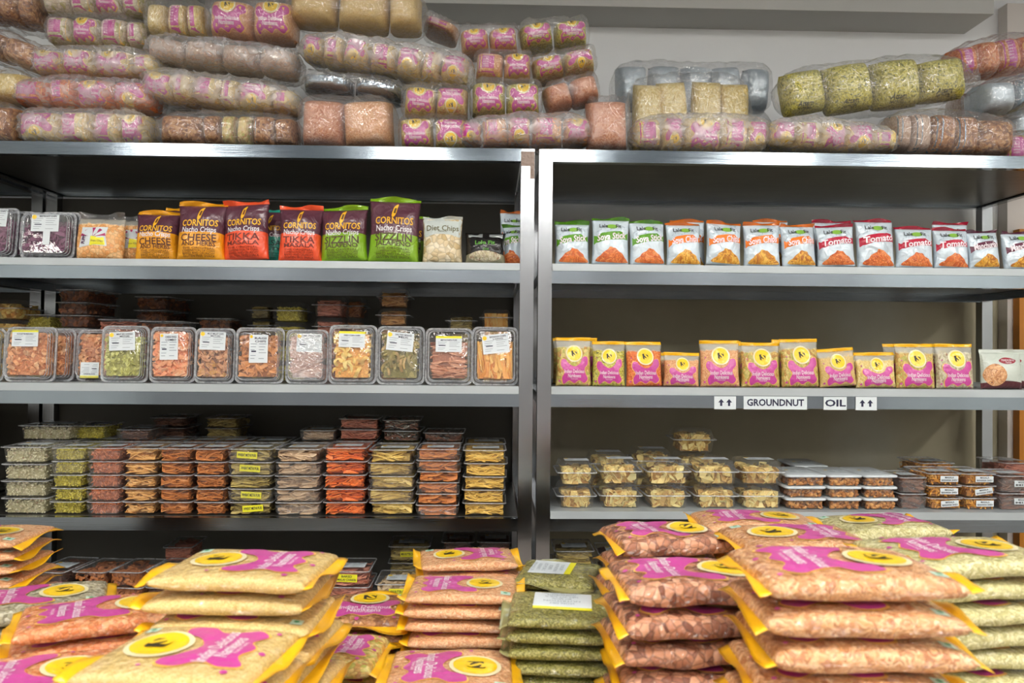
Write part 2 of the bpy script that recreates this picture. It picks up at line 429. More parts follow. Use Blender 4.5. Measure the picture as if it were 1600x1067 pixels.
struct('wall_left', MB().box(X0-.1, X0, YB, YW+.1, 0, ZTOP), PAINT)
struct('wall_right', MB().box(X1, X1+.1, YB, YW+.1, 0, ZTOP), PAINT)
struct('wall_rear', MB().box(X0-.1, X1+.1, YB-.1, YB, 0, ZTOP), plain('rear_paint', c(168, 166, 166), .7))
struct('floor', MB().box(X0-.1, X1+.1, YB-.1, YW+.1, -.1, 0), plain('floor_tile', c(112, 100, 90), .35, bump=.1, bscale=3))
struct('ceiling', MB().box(X0-.1, X1+.1, YB-.1, YW+.1, ZTOP, ZTOP+.1), plain('ceiling_paint', c(156, 170, 186), .8))
bx1, bz = W(1553, 22, YW-.2)
struct('trim_1', MB().box(X0, bx1, YW-.2, YW, bz+.0, ZTOP), plain('bulkhead_paint', c(190, 190, 186), .7))
px_, pz_ = W(1574, 30, YW-.06)
struct('trim_2', MB().box(px_, X1, YW-.06, YW, 0, W(1580, 5, YW-.06)[1]), plain('pier_paint', c(214, 208, 202), .7))

# glowing ceiling panels of the shop; rear row added to brighten shelf fronts
LM = NT('lamp_diffuser'); _e = LM.n('ShaderNodeEmission'); _e.inputs[0].default_value = (1, .965, .90, 1); _e.inputs[1].default_value = LIGHT; LM.l(_e.outputs[0], LM.out.inputs[0])
lf = MB(); 
for a in ((-.19, .19, -.62, -.6), (-.19, .19, .6, .62), (-.19, -.17, -.6, .6), (.17, .19, -.6, .6)): lf.box(a[0], a[1], a[2], a[3], -.03, 0)
lfm = lf.mesh('light_frame', WLID); ldm = MB().box(-.17, .17, -.6, .6, -.02, 0).mesh('light_diffuser', LM.m)
LP = [(x, y) for y, n_ in ((-6.3, 'rear'), (-4.6, 'far'), (-2.3, 'near')) for x in (-2.8, -.75, .6, 2.5, 4.0)]
rown = {-6.3: 'third', -4.6: 'second', -2.3: 'first'}
for i, (x, y) in enumerate(LP):
    t = thing('ceiling_light', 'white ceiling panel light, %s from left in the %s row from the racks' % (['first', 'second', 'third', 'fourth', 'fifth'][i % 5], rown[y]), 'ceiling light', (x, y, ZTOP), group='ceiling panel lights over the aisle')
    ob('frame', lfm, t); ob('diffuser', ldm, t)

# orange board beyond the right rack
ox, oz = W(1583, 560, .74)
tag(ob('orange_board', MB().box(0, .9, 0, .04, 0, Z2+.24).mesh('orange_board', plain('orange_board_paint', c(190, 118, 12), .5)), M=Matrix.Translation((ox, .70, 0))),
    'orange board standing behind the right end of the right rack', 'board')

# ------------------------------------------------------------ racks
def rack(label, xl, xr, z4, back=None):
    t = thing('shelving_unit', label, 'shelf', (xl, 0, 0)); w = xr-xl; pw = .043
    if back: ob('back_panel', MB().box(pw, w-pw, BD-.004, BD-.001, .05, ZT-.045).mesh('back_panel', back), t)  # added sheet whose dark colour stands in for shade inside the rack
    pm = MB().box(-pw/2, pw/2, 0, pw, 0, ZT-.001).mesh('post', STEEL_V)
    for x in (pw/2, w-pw/2):
        for y in (0, BD-pw): ob('post', pm, t, Matrix.Translation((x, y, 0)))
    for k, (zt, lip) in enumerate(((ZT, 0), (Z2, .022), (Z3, .024), (z4, .024 if z4 == Z4R else 0), (Z5, .022))):
        zb = zt-lip
        for y in (0.001, BD-.036):
            ob('beam', MB().box(pw, w-pw, y, y+.03, zb-.040, zb-.0005).mesh('beam', STEEL_H), t)
        for x in (.006, w-.036):
            ob('side_rail', MB().box(x, x+.03, pw, BD-pw, zb-.036, zb-.0005).mesh('side_rail', STEEL_V), t)
        m = MB(); m.box(pw+.001, w-pw-.001, -.002 if lip else .03, BD-.03, zt-.0025, zt)
        if lip: m.box(pw+.001, w-pw-.001, -.002, 0.0005, zb, zt-.0025)
        for yy in (.24, .46): m.box(pw, w-pw, yy, yy+.035, zt-.024, zt-.0025)
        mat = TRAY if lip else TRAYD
        o = ob('shelf_tray', m.mesh('shelf_tray', mat), t)
        # underside sheet
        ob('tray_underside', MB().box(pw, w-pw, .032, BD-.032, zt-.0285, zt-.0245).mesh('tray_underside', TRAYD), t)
    return t
XL0, XL1 = -1.755, .1315
XR0, XR1 = .1455, 2.03
rl = rack('brushed steel shelving rack filling the left half, crisps and tubs on it', XL0, XL1, Z4L, plain('shade_back_sheet', c(92, 90, 82), .5))
rr = rack('brushed steel shelving rack filling the right half, with letter signs on its shelf edge', XR0, XR1, Z4R)
rn = rack('added brushed steel rack beyond the left picture edge, there to shade its neighbour', XL0-1.90, XL0-.014, Z4L, plain('shade_back_sheet', c(92, 90, 82), .5))  # unseen rack added to shade the open left end
for _k, _z in enumerate((Z2, Z3, Z4L, Z5)):
    tag(ob('blocker', MB().box(-.75, .75, 0, .40, 0, .27).mesh('blocker', plain('blocker_brown', c(96, 78, 58), .7)), M=Matrix.Translation((XL0-.96, .2, _z+.001))), 'added shade-casting brown carton on the %s shelf of the rack beyond the left picture edge' % ('upper', 'middle', 'lower', 'bottom')[_k], 'blocker')  # boxes added on the unseen rack to keep side light out
pf = ob('film_patch', MB().box(0, .042, -.0015, -.0003, 0, .045).box(.029, .042, -.0015, -.0003, -.04, 0).mesh('film_patch', plain('peeling_film', c(150, 132, 122), .35, bump=.6, bscale=120)), rl, Matrix.Translation((XL1-XL0-.0425, 0, ZT-.055)))
pf['label'] = 'peeling brown protective film'

# ------------------------------------------------------------ sack packets
BLOB = smooth_loop([(-.80, .50), (-.74, .66), (-.52, .66), (-.36, .56), (0, .47), (.34, .56), (.50, .72), (.78, .74), (.84, .56), (.62, .42), (.70, .26), (.82, .14), (.60, .03), (.28, .10), (.02, .02), (-.30, .09), (-.60, .0), (-.72, .16), (-.60, .32)], 4)
LEAF = smooth_loop([(-.52, .50), (.0, .52), (.45, .62), (.52, .2), (.5, -.3), (.28, -.52), (-.1, -.55), (-.46, -.42), (-.5, .0)], 3)
def print_pink(P, side=1, lines=True, off=.0011, lo=False, big=1.0):
    """pink splash, round emblem and lettering that follow the face of pillow P; three meshes"""
    sf = P.surf(side); w, h = P.w, P.h
    X = lambda x: x*w/2*min(.97, .86*big); Z = lambda z: h*(.10+z*.72) if big == 1 else h*(.04+z*.80) if big < 1.2 else h*(.04+z*1.02)
    st = w/9 if lo else w/13
    a = MB(); cz = h*.36
    patch(a, [(X(x)*1.05, (Z(z)-cz)*1.05+cz) for x, z in BLOB], sf, off, 1, st)
    patch(a, [(X(x), Z(z)) for x, z in BLOB], sf, off*1.5, 0, st)
    if not lo:
        for dx, dz, r in ((-.86, .08, .022), (.80, -.02, .016), (-.1, -.06, .02), (-.82, .78, .014)):
            patch(a, [(X(dx)+p, Z(dz)+q) for p, q in circ(r*w*1.2, 10)], sf, off*1.5, 0, st)
    r = w*(.235 if big < 1.2 else .25); z0 = h*(.70 if big < 1.2 else .76); r = min(r, h*.22); b = MB()
    patch(b, [(p, z0+q) for p, q in circ(r, 24)], sf, off*2, 1, st)
    patch(b, [(p, z0+q) for p, q in circ(r*.84, 24)], sf, off*2.6, 0, st)
    patch(b, [(p*r*.62, z0+q*r*.62) for p, q in LEAF], sf, off*3.2, 2, st*.8)
    letter(b, 'S', r*1.0, r*.08, z0-r*.02, sf, off*4, 0, bold=.035)
    d = MB()
    letter(d, 'Indian Delicious', w*.115, 0, Z(.335), sf, off*2.2, 0, bold=.01, fit=w*.56, sy=1.25)
    letter(d, 'Namkeens', w*.115, 0, Z(.215), sf, off*2.2, 0, bold=.01, fit=w*.36, sy=1.25)
    if not lo: letter(d, 'Premium Quality', w*.05, 0, Z(.135), sf, off*2.2, 0, fit=w*.2)
    return a, b, d
PM = {}
def packet(key, w, h, t, mat, seed=0, lump=.003, sag=.3, prt='pink', fins=True, finh=.012, res=(16, 20), lo=False, curl=.004, bend=0, back=1.0, pinch=.05):
    """list of (part name, mesh) for one retail packet, base at z=0, face to -Y"""
    if key in PM: return PM[key]
    P = Pillow(w, h, t, seed, lump, sag=sag, bend=bend, back=back, pinch=pinch); L = [('body', P.body(*res).mesh('packet_body', mat, True))]
    if prt == 'pink':
        a, b, d = print_pink(P, 1, lo=lo, big=1.1)
        L += [('print', a.mesh('print', [PINK, PEACH], True)), ('emblem', b.mesh('emblem', [DISC, RING, MARK], True)), ('lettering', d.mesh('lettering', WHITE))]
    if fins:
        L += [('seal', P.fin(True, finh, curl, seed).mesh('seal', SEAL, True)), ('seal', P.fin(False, finh*.8, curl, seed+2).mesh('seal', SEAL, True))]
    PM[key] = L; return L
def build(parts, parent, M=None):
    for nm, me in parts: ob(nm, me, parent, M)

G = lambda cols: [c(*x) for x in cols]
FOODS = {
 'sev':    dict(cols=G([(196, 158, 88), (226, 194, 120), (238, 214, 150)]), scale=900, stretch=(1, 1, .4), distort=.02),
 'peach':  dict(cols=G([(206, 134, 84), (232, 172, 120), (240, 196, 150)]), scale=420, stretch=(1, 1, .6), distort=.02),
 'orange': dict(cols=G([(196, 84, 30), (232, 120, 52), (240, 150, 84)]), scale=230, distort=.01),
 'sticks': dict(cols=G([(176, 110, 66), (222, 160, 104), (236, 190, 142)]), scale=210, stretch=(1, .35, .45), distort=.12),
 'cubes':  dict(cols=G([(120, 66, 48), (196, 128, 92), (226, 168, 132)]), scale=74, distort=.035, edge=.95, stretch=(1, .7, 1)),
 'green':  dict(cols=G([(96, 92, 30), (138, 134, 58), (176, 170, 96)]), scale=330, distort=.01),
 'pale':   dict(cols=G([(168, 160, 98), (206, 198, 138), (226, 220, 170)]), scale=230, stretch=(1, .4, .45), distort=.10),
 'mix':    dict(cols=G([(176, 120, 60), (214, 176, 96), (226, 206, 130), (170, 168, 70)]), scale=150, stretch=(1, 1, .6), distort=.03),
 'grey':   dict(cols=G([(120, 112, 84), (176, 168, 136), (206, 200, 176)]), scale=150),
 'pebble': dict(cols=G([(206, 110, 50), (228, 140, 84), (240, 178, 126)]), scale=130),
 'brown':  dict(cols=G([(120, 72, 38), (170, 112, 62), (204, 152, 96)]), scale=120, distort=.02),
 'rice':   dict(cols=G([(176, 164, 128), (206, 198, 164), (222, 216, 190), (150, 110, 84)]), scale=220, stretch=(1, 1, .5), distort=.02),
 'noodle': dict(cols=G([(168, 132, 110), (196, 166, 144), (212, 188, 168)]), scale=360, stretch=(1, 1, .3), distort=.03),
 'yellow': dict(cols=G([(214, 182, 96), (236, 212, 140), (244, 228, 176)]), scale=240, stretch=(1, 1, .4), distort=.03),
 'golden': dict(cols=G([(176, 96, 24), (232, 164, 48), (244, 192, 84)]), scale=200, distort=.02),
 'ygreen': dict(cols=G([(160, 150, 40), (208, 196, 78), (222, 214, 120), (90, 96, 40)]), scale=230, distort=.02),
 'block':  dict(cols=G([(186, 108, 74), (214, 146, 108), (226, 172, 140)]), scale=300, distort=.02),
 'puff':   dict(cols=G([(222, 150, 80), (236, 176, 112), (244, 204, 150)]), scale=85, distort=.01),
 'popcorn':dict(cols=G([(206, 188, 160), (232, 220, 200), (180, 170, 90)]), scale=70, distort=.01),
 'cream':  dict(cols=G([(196, 170, 120), (226, 208, 170), (238, 228, 204)]), scale=55, distort=.01),
}
def fm(k, head=None, crinkle=.5, coat=.6):
    d = FOODS[k]; nm = 'food_%s_%s_%s' % (k, head, crinkle)
    return food(nm, d['cols'], d['scale'], d.get('stretch', (1, 1, 1)), d.get('distort', 0), edge=d.get('edge', .55), head=head, crinkle=crinkle, coat=coat)

# ---- middle shelf, right rack: pink-and-yellow snack packets
row = [ # x0, x1, y top, food, tilt(deg), note
 (868, 925, 527, 'mix', 0, 'beside the post, orange-brown mixture', 0), (926, 978, 533, 'ygreen', 0, 'green and yellow mixture', 0),
 (979, 1037, 534, 'orange', 1, 'bright orange lentils', 0), (1038, 1094, 551, 'peach', -2, 'low and slumped', 0),
 (1096, 1158, 532, 'peach', 1, 'tall, above the left arrows sign', 0), (1160, 1222, 535, 'mix', 0, 'above the word GROUNDNUT', 0),
 (1223, 1284, 530, 'mix', 2, 'tallest, seal sloping right', 0), (1284, 1342, 546, 'sev', 7, 'leaning, above OIL', 0),
 (1341, 1403, 551, 'yellow', 2, 'short, golden flakes', 0), (1403, 1465, 537, 'mix', 0, 'tall, second from right', 0),
 (1466, 1526, 537, 'rice', 0, 'rightmost, fine pale granules', 0)]
for i, (x0, x1, yt, fd, tilt, note, _) in enumerate(row):
    xa, za = W(x0, 606, .03); xb, _z = W(x1, 606, .03); _, zt = W((x0+x1)/2, yt, .06)
    w = (xb-xa)*1.0; h = zt-Z3-.010
    t = thing('snack_packet', 'pink-print snack packet on the right middle shelf, %s' % note, 'snack packet', ((xa+xb)/2, .045, Z3+.001), (R(-5), 0, R(random.Random(i).uniform(-5, 5))), 'pink and yellow snack packets on the right middle shelf')
    build(packet('r3_%d' % i, w, h, .05, fm(fd, (round(h, 3), .84), .9), i+3, .004, finh=.011, sag=.4, res=(20, 26)), t)
    for ch in t.children:
        if ch.name.startswith('seal') and ch.data.vertices[0].co.z < .05: bpy.data.objects.remove(ch)
    t.rotation_euler.y = R(-tilt*.6); settle(t, Z3)
    # the neighbours right behind, same goods
    if i in (0, 3, 4, 5, 6, 7, 8, 9, 10):
        nb = 3 if i in (3, 7) else (2 if i in (0, 5, 8) else 1)
        src = t
        for k in range(nb):
            q = copy_tree(t); q['label'] = 'yellow-sealed snack packet %s behind the one %s' % (['directly', 'second', 'third'][k], note)
            q.location = t.location+Vector((.009*((-1)**k)*(1+k) + (.02 if i in (0, 4) else -.012), .07*(k+1), 0)); q.rotation_euler = (R(-5), 0, R((-1)**k*3)); settle(q, Z3)

# pale pack at the right end of that row
x, _ = W(1566, 606, .04)
t = thing('snack_packet', 'pale grey-green snack packet with red badge, right end of the middle shelf', 'snack packet', (x, .045, Z3+.001), (R(-4), 0, R(4)))
P = Pillow(.142, .118, .055, 91, .005, sag=.4)
ob('body', P.body(20, 20).mesh('b', zoned('pale_green_foil', [(0, (84, 26, 34)), (.026, (196, 204, 194))], .4)), t)
s = P.surf(); m = MB(); patch(m, [(-.034+p, .045+q) for p, q in circ(.036, 24)], s, .001, 0); ob('window', m.mesh('w', fm('sticks', None, .3)), t)
m = MB(); patch(m, smooth_loop([(-.018, .092), (0, .101), (.024, .099), (.042, .092), (.030, .083), (.006, .080), (-.012, .084)], 3), s, .0012, 0, .008); ob('badge', m.mesh('w', plain('badge_red', c(150, 24, 44), .4)), t)
m = MB(); letter(m, 'MAKHLIBHAI', .010, .012, .092, s, .0026, fit=.044); letter(m, 'Farsan', .008, .012, .085, s, .0026); ob('lettering', m.mesh('l', WHITE), t)
ob('seal', P.fin(True, .012, .006, 3).mesh('s', plain('pale_seal', c(206, 212, 204), .4)), t)
settle(t, Z3); q = copy_tree(t); q['label'] = 'pale grey-green snack packet standing behind the one with brown sticks at the right end'; q.location += Vector((.07, .075, .0))

# ---- letter signs on the shelf edge
def sign(px0, px1, py0, py1, txt, label, yo=.0):
    xa, z1 = W(px0, py0, -.002); xb, z0 = W(px1, py1, -.002)
    t = thing('shelf_sign', label, 'sign', ((xa+xb)/2, -.0005, z0), group='paper letter signs on the shelf edge'); w = xb-xa; h = z1-z0
    ob('card', MB().box(-w/2, w/2, -.0014, 0, 0, h).mesh('card', PAPER), t); m = MB(); s = flat_front(-.0014)
    if txt == 'ARROWS':
        for cx in (-.0125, .0125):
            m.add([s(cx+a, h/2+b, .0004) for a, b in ((-.0035, -.010), (.0035, -.010), (.0035, .001), (.0095, .001), (0, .012), (-.0095, .001), (-.0035, .001))], [(0, 1, 2, 6), (3, 4, 5, 6, 2)])
    elif txt == 'UP':
        m.add([s(a+.012, h*.55+b, .0004) for a, b in ((-.004, -.016), (.004, -.016), (.004, 0), (.010, 0), (0, .012), (-.010, 0), (-.004, 0))], [(0, 1, 2, 6), (3, 4, 5, 6, 2)])
    else: letter(m, txt, h*.72, 0, h*.5, s, .0004, bold=.03, fit=w*.90)
    ob('lettering', m.mesh('lettering', NAVY), t)
sign(1116, 1150, 619, 639.5, 'ARROWS', 'white paper sign with two up arrows, left of the word GROUNDNUT')
sign(1162, 1261, 619, 640, 'GROUNDNUT', 'long white paper sign reading GROUNDNUT in navy capitals')
sign(1287, 1323, 620, 640.5, 'OIL', 'white paper sign reading OIL in navy capitals')
sign(1337, 1370, 620, 641, 'ARROWS', 'white paper sign with two up arrows, right of the word OIL')
sign(1385, 1422, 812, 834, 'UP', 'white paper sign on the lower shelf edge, half hidden by packs in front')

# ------------------------------------------------------------ crisp bags, upper shelf
PEN = [(-.35, -.5), (-.12, -.62), (.12, -.35), (.28, .2), (.42, .62), (-.02, .42), (-.22, .05)]
def crisps(px0, px1, yt, Y, flavour, label, seed, yaw=0, lean=-7, roll=0):
    col, dark, name1, name2, sealc = {
        'cheese': ((232, 160, 28), (92, 52, 40), 'CHEESE', 'AND HERBS', (226, 158, 26)),
        'tikka': ((240, 88, 50), (112, 44, 34), 'TIKKA', 'MASALA', (240, 92, 52)),
        'jalapeno': ((132, 176, 34), (84, 66, 44), 'SIZZLIN', 'JALAPENO', (134, 182, 34)),
        'salsa': ((44, 148, 128), (20, 66, 60), 'SALSA', 'PARTY', (44, 150, 130))}[flavour]
    xa, _ = W(px0, 405, Y-.02); xb, _ = W(px1, 405, Y-.02); _, zt = W((px0+px1)/2, yt, Y)
    w = (xb-xa); h = (zt-Z2)-.012
    P = Pillow(w, h, .075, seed, .010, 17, sag=.35, pinch=.07)
    t = thing('crisp_bag', label, 'crisp bag', ((xa+xb)/2, Y, Z2+.001), (R(lean), R(roll), R(yaw)), 'cone-flash crisp bags on the left upper shelf')
    ob('body', P.body(26, 32).mesh('b', zoned('foil_'+flavour, [(0, col), (.087, (92, 52, 66))], .38, wob=.004), True), t)
    s = P.surf()
    k = w/.155; cm = plain('ink_'+flavour, c(*dark), .5)
    m = MB(); yl = h*.63
    letter(m, 'CORNITOS', .030*k, 0, yl+h*.012, s, .0016, bold=.016, fit=w*.76, sy=1.05)
    patch(m, [(x*.026*k+.0, z*.036*k+h*.83) for x, z in smooth_loop(PEN, 3)], s, .0014, 0, .006)
    ob('lettering', m.mesh('l', plain('crisp_yellow', c(244, 186, 44), .4)), t)
    m = MB()
    for q in (-.3, 0, .3): patch(m, [((a*.9+q*.35)*.02*k, b*.03*k+h*.83) for a, b in ((-.1, -.3), (0, -.3), (.2, .3), (.1, .3))], s, .0024, 0, .01)
    letter(m, name1, .028*k, 0, h*.365, s, .0016, bold=.016, fit=w*.74, sy=1.2)
    letter(m, name2, .018*k, 0, h*.262, s, .0016, bold=.016, fit=w*.70, sy=1.1)
    for q in range(4): letter(m, ['THE ORIGINAL', 'COMBINATION OF CORN', 'BAKED AND CRUNCHY', 'GLUTEN FREE SNACK'][q], .009*k, 0, h*(.185-.042*q), s, .0016, fit=w*.66)
    ob('flavour_lettering', m.mesh('l', cm), t)
    m = MB(); letter(m, 'Nacho Crisps', .022*k, 0, h*.515, s, .0016, bold=.016, fit=w*.72, sy=1.2); ob('white_lettering', m.mesh('l', plain('crisp_white', c(222, 218, 222), .4)), t)
    ob('seal', P.fin(True, .014, .012, seed).mesh('s', plain('seal_'+flavour, c(*sealc), .35, coat=.5)), t)
    return settle(t, Z2)
crisps(207, 275, 328, .075, 'cheese', 'shorter orange and maroon crisp bag reading CHEESE, tucked behind its taller twin', 5, 4)
crisps(272, 348, 314, .045, 'cheese', 'taller orange and maroon crisp bag reading CHEESE, in front of the shorter one', 6, 2)
crisps(250, 316, 322, .17, 'cheese', 'orange-topped crisp bag standing in the second rank behind the two CHEESE bags', 16, 2)
crisps(345, 419, 314, .05, 'tikka', 'red-orange and maroon crisp bag reading TIKKA, left of the teal one', 7, -5, roll=-3)
crisps(392, 448, 324, .15, 'salsa', 'teal and maroon crisp bag peeping out between the two TIKKA bags', 8, 0)
crisps(432, 501, 320, .045, 'tikka', 'red-orange and maroon crisp bag reading TIKKA, right of the teal one', 9, 3)
crisps(498, 574, 322, .05, 'jalapeno', 'shorter green and maroon crisp bag reading SIZZLIN JALAPENO', 10, -4, roll=-2)
crisps(573, 654, 308, .04, 'jalapeno', 'taller green and maroon crisp bag reading SIZZLIN JALAPENO, top seal standing up', 11, 3, roll=1)
crisps(596, 668, 334, .17, 'jalapeno', 'green-sealed crisp bag in the second rank behind the taller SIZZLIN JALAPENO bag', 12, 0)

# puffed snack bags
def puff_bag(px0, px1, yt, Y, label, seed, yaw=0):
    xa, _ = W(px0, 405, Y-.02); xb, _ = W(px1, 405, Y-.02); _, zt = W((px0+px1)/2, yt, Y); w = xb-xa; h = zt-Z2-.01
    P = Pillow(w, h, .07, seed, .006, 30, sag=.4, pinch=-.04); t = thing('puff_bag', label, 'snack bag', ((xa+xb)/2, Y, Z2+.001), (R(-9), 0, R(yaw)), 'clear bags of orange puffs')
    ob('body', P.body(22, 26).mesh('b', fm('puff', (round(h, 3), .84), .4), True), t); s = P.surf()
    m = MB(); cx, cz = -w*.10, h*.50; a, b = w*.30, h*.25
    patch(m, [(cx-a, cz-b), (cx+a, cz-b*.9), (cx+a*.95, cz+b), (cx-a*.9, cz+b)], s, .0012, 0)
    for q in range(5):
        an = math.pi*(q+.5)/5; patch(m, [(cx+.0, cz-b*.1)] + [(cx+a*.93*math.cos(an+d), cz-b*.1+b*1.02*math.sin(an+d)) for d in (-.14, .14)], s, .0018, 1)
    patch(m, [(cx-a*.2, cz-b*.85), (cx+a*.9, cz-b*.8), (cx+a*.8, cz-b*.1), (cx-a*.1, cz)], s, .0024, 2)
    letter(m, 'PUFFS', .016, cx-a*.62, cz-b*.3, s, .0024, 3, bold=.03, rot=1.35, fit=h*.2)
    letter(m, 'Soya Chips', .008, cx+a*.35, cz-b*.45, s, .0032, 3)
    ob('sticker', m.mesh('s', [PAPER, plain('ray_pink', c(176, 50, 104), .5), YPAPER, plain('plum_ink', c(90, 36, 84), .5)]), t)
    ob('seal', P.fin(True, .02, .012, seed).mesh('s', WRAP), t)
    return settle(t, Z2)
puff_bag(116, 186, 335, .05, 'clear bag of orange puffs with pink-rayed sticker, left of the crisp bags', 21, 6)
puff_bag(183, 232, 338, .13, 'clear bag of orange puffs half hidden behind the shorter CHEESE bag', 22, 8)

# diet chips bag, black bag, silver bags
xa, _ = W(659, 408, .02); xb, _ = W(722, 408, .02); _, zt = W(690, 338, .04); w = xb-xa; h = zt-Z2-.006
P = Pillow(w, h, .065, 31, .005, sag=.4); t = thing('chips_packet', 'white-headed clear packet of cream chips reading Diet Chips', 'chips packet', ((xa+xb)/2, .04, Z2+.001), (R(-6), 0, R(2)))
ob('body', P.body(22, 26).mesh('b', fm('cream', None, .5), True), t); s = P.surf()
m = MB(); e = w*.46; patch(m, smooth_loop([(-e, h*.56), (-e*.5, h*.60), (0, h*.61), (e*.5, h*.60), (e, h*.56), (e, h*.8), (e, h*.985), (0, h*.99), (-e, h*.985), (-e, h*.8)], 3), s, .001, 0)
ob('header_print', m.mesh('p', plain('header_white', c(196, 204, 200), .4, coat=.5, bump=.3)), t)
m = MB(); letter(m, 'Diet Chips', .024, 0, h*.75, s, .0022, bold=.012, fit=w*.82, sy=1.1); letter(m, 'PREMIUM', .007, 0, h*.67, s, .0022); ob('lettering', m.mesh('l', plain('olive_ink', c(104, 100, 66), .5)), t)
ob('seal', P.fin(True, .008, .01, 3).mesh('s', plain('header_white', c(196, 204, 200))), t)
settle(t, Z2)

xa, _ = W(726, 408, .03); xb, _ = W(790, 408, .03); _, zt = W(760, 362, .05); w = xb-xa; h = zt-Z2-.004
P = Pillow(w, h, .075, 32, .006, sag=.3); t = thing('chips_packet', 'squat black packet with clear foot showing cream chips, right of Diet Chips', 'chips packet', ((xa+xb)/2, .05, Z2+.001), (R(-5), 0, R(-3)))
ob('body', P.body(20, 22).mesh('b', zoned('black_foil', [(0, (150, 146, 120)), (.032, (28, 26, 26))], .25), True), t); s = P.surf()
m = MB(); patch(m, [(p, h*.2+q) for p, q in circ(w*.40, 20, sy=.32)], s, .001, 0); ob('window', m.mesh('w', fm('rice', None, .4)), t)
m = MB(); letter(m, 'Lale Fit', .018, 0, h*.62, s, .002, bold=.03, fit=w*.5); letter(m, 'Lite', .012, .004, h*.42, s, .002, bold=.02); ob('lettering', m.mesh('l', plain('leaf_green', c(90, 150, 60), .5)), t)
m = MB(); Wt = h*.96
for a, b in ((-.42, -.06), (.10, .44)): patch(m, [(a*w, Wt-.004), (b*w, Wt-.002), (b*w, Wt-.016), (a*w, Wt-.013)], s, .0014)
ob('silver_patch', m.mesh('p', plain('silver_print', c(176, 182, 182), .3, metal=.5)), t)
settle(t, Z2)

# ------------------------------------------------------------ silver-blue snack bags with a slanted colour band
def band_bag(px0, px1, yt, Y, kind, label, seed, yaw=0, roll=0, base=411, group='silver-blue band bags on the right upper shelf', py=None):
    col, word, heap = {'stick': ((92, 156, 30), 'Soya Stick', 'orange'), 'chips': ((246, 128, 34), 'Soya Chips', 'golden'),
                 'tomato': ((190, 22, 58), 'Tomato', 'orange'), 'manch': ((96, 26, 58), 'Manchurian', 'golden')}[kind]
    xa, _ = W(px0, base, Y-.02); xb, _ = W(px1, base, Y-.02); _, zt = W((px0+px1)/2, yt, Y); w = xb-xa; h = zt-Z2-.008
    P = Pillow(w, h, .058, seed, .006, 20, sag=.35, pinch=.06)
    t = thing('snack_bag', label, 'snack bag', ((xa+xb)/2, Y, Z2+.001), (R(-6), R(roll), R(yaw)), group)
    ob('body', P.body(22, 28).mesh('b', zoned('silver_blue_foil', [(0, (204, 218, 228)), (.2, (206, 218, 226))], .35, metal=.1, bump=.6), True), t); s = P.surf()
    m = MB(); e = w*.47; z0 = h*.50
    low = [(-e, z0-.010), (-e*.5, z0-.001), (0, z0+.004), (e*.5, z0+.006), (e, z0+.006)]; hb = h*.19
    patch(m, low+[(x, z+hb-(.006 if abs(x) == e and x > 0 else 0)) for x, z in reversed(low)], s, .001)
    ob('band', m.mesh('b', plain('band_'+kind, c(*col), .4, coat=.5, bump=.3), True), t)
    m = MB(); letter(m, word, .028, 0, z0+hb*.50, s, .0024, bold=.025, shear=.2, rot=.12, fit=w*.80, sy=1.05); ob('lettering', m.mesh('l', WHITE), t)
    m = MB(); patch(m, [(p+.004, h*.84+q) for p, q in circ(w*.15, 16, sy=.42)], s, .0012, 0, .01); 
    letter(m, 'Lale', .018, -w*.20, h*.845, s, .0024, 1, bold=.01); letter(m, 'Fit', .018, w*.20, h*.845, s, .0024, 1, bold=.01)
    for q in range(9): letter(m, '~', .012, w*(-.36+.09*q), h*(.72+.05*((q*7) % 3)), s, .0016, 2, rot=.6+q)
    ob('badge', m.mesh('b', [plain('leaf_green2', c(136, 186, 70), .4), INK, plain('blue_ink', c(120, 146, 164), .5)]), t)
    m = MB(); r = random.Random(seed); B = [(-.36, .05), (-.40, .12), (-.30, .18), (-.24, .25), (-.12, .31), (-.06, .37), (.03, .35), (.10, .34), (.18, .27), (.28, .22), (.33, .15), (.40, .09), (.36, .04)]
    patch(m, smooth_loop([(x*w+.004+r.uniform(-.002, .002), z*h) for x, z in B], 3), s, .0012, 0, .008)
    ob('food_picture', m.mesh('h', food('heap_'+heap, FOODS[heap]['cols'], 150, (1, .35, 1), .06, crinkle=.4), True), t)
    ob('seal', P.fin(True, .010, .010, seed).mesh('s', plain('bandseal_'+kind, c(*[int(v*.85) for v in col]), .35, coat=.5)), t)
    return settle(t, Z2)
bb = [(867, 922, 344, 'stick', 'leftmost green-banded Soya Stick bag, beside the rack post', 0), (925, 984, 338, 'stick', 'tallest green-banded Soya Stick bag, centre of its three', 1),
 (985, 1042, 342, 'stick', 'green-banded Soya Stick bag next to the orange-banded ones', 0), (1043, 1098, 345, 'chips', 'leftmost orange-banded Soya Chips bag', 0),
 (1104, 1161, 345, 'chips', 'orange-banded Soya Chips bag, second of four', 3), (1165, 1222, 345, 'chips', 'orange-banded Soya Chips bag, third of four', 0),
 (1224, 1280, 348, 'chips', 'orange-banded Soya Chips bag touching the red-banded ones', -1), (1282, 1340, 349, 'tomato', 'crumpled red-banded Tomato bag beside the orange-banded ones', -2),
 (1343, 1403, 340, 'tomato', 'tallest red-banded Tomato bag, its corners sticking up', 0), (1405, 1462, 352, 'tomato', 'red-banded Tomato bag just right of the tallest one', 1),
 (1464, 1518, 354, 'tomato', 'rightmost red-banded Tomato bag', 1), (1519, 1568, 358, 'manch', 'plum-banded Manchurian bag beside the red-banded ones', -2), (1573, 1628, 360, 'manch', 'plum-banded Manchurian bag at the right edge of the picture', -2)]
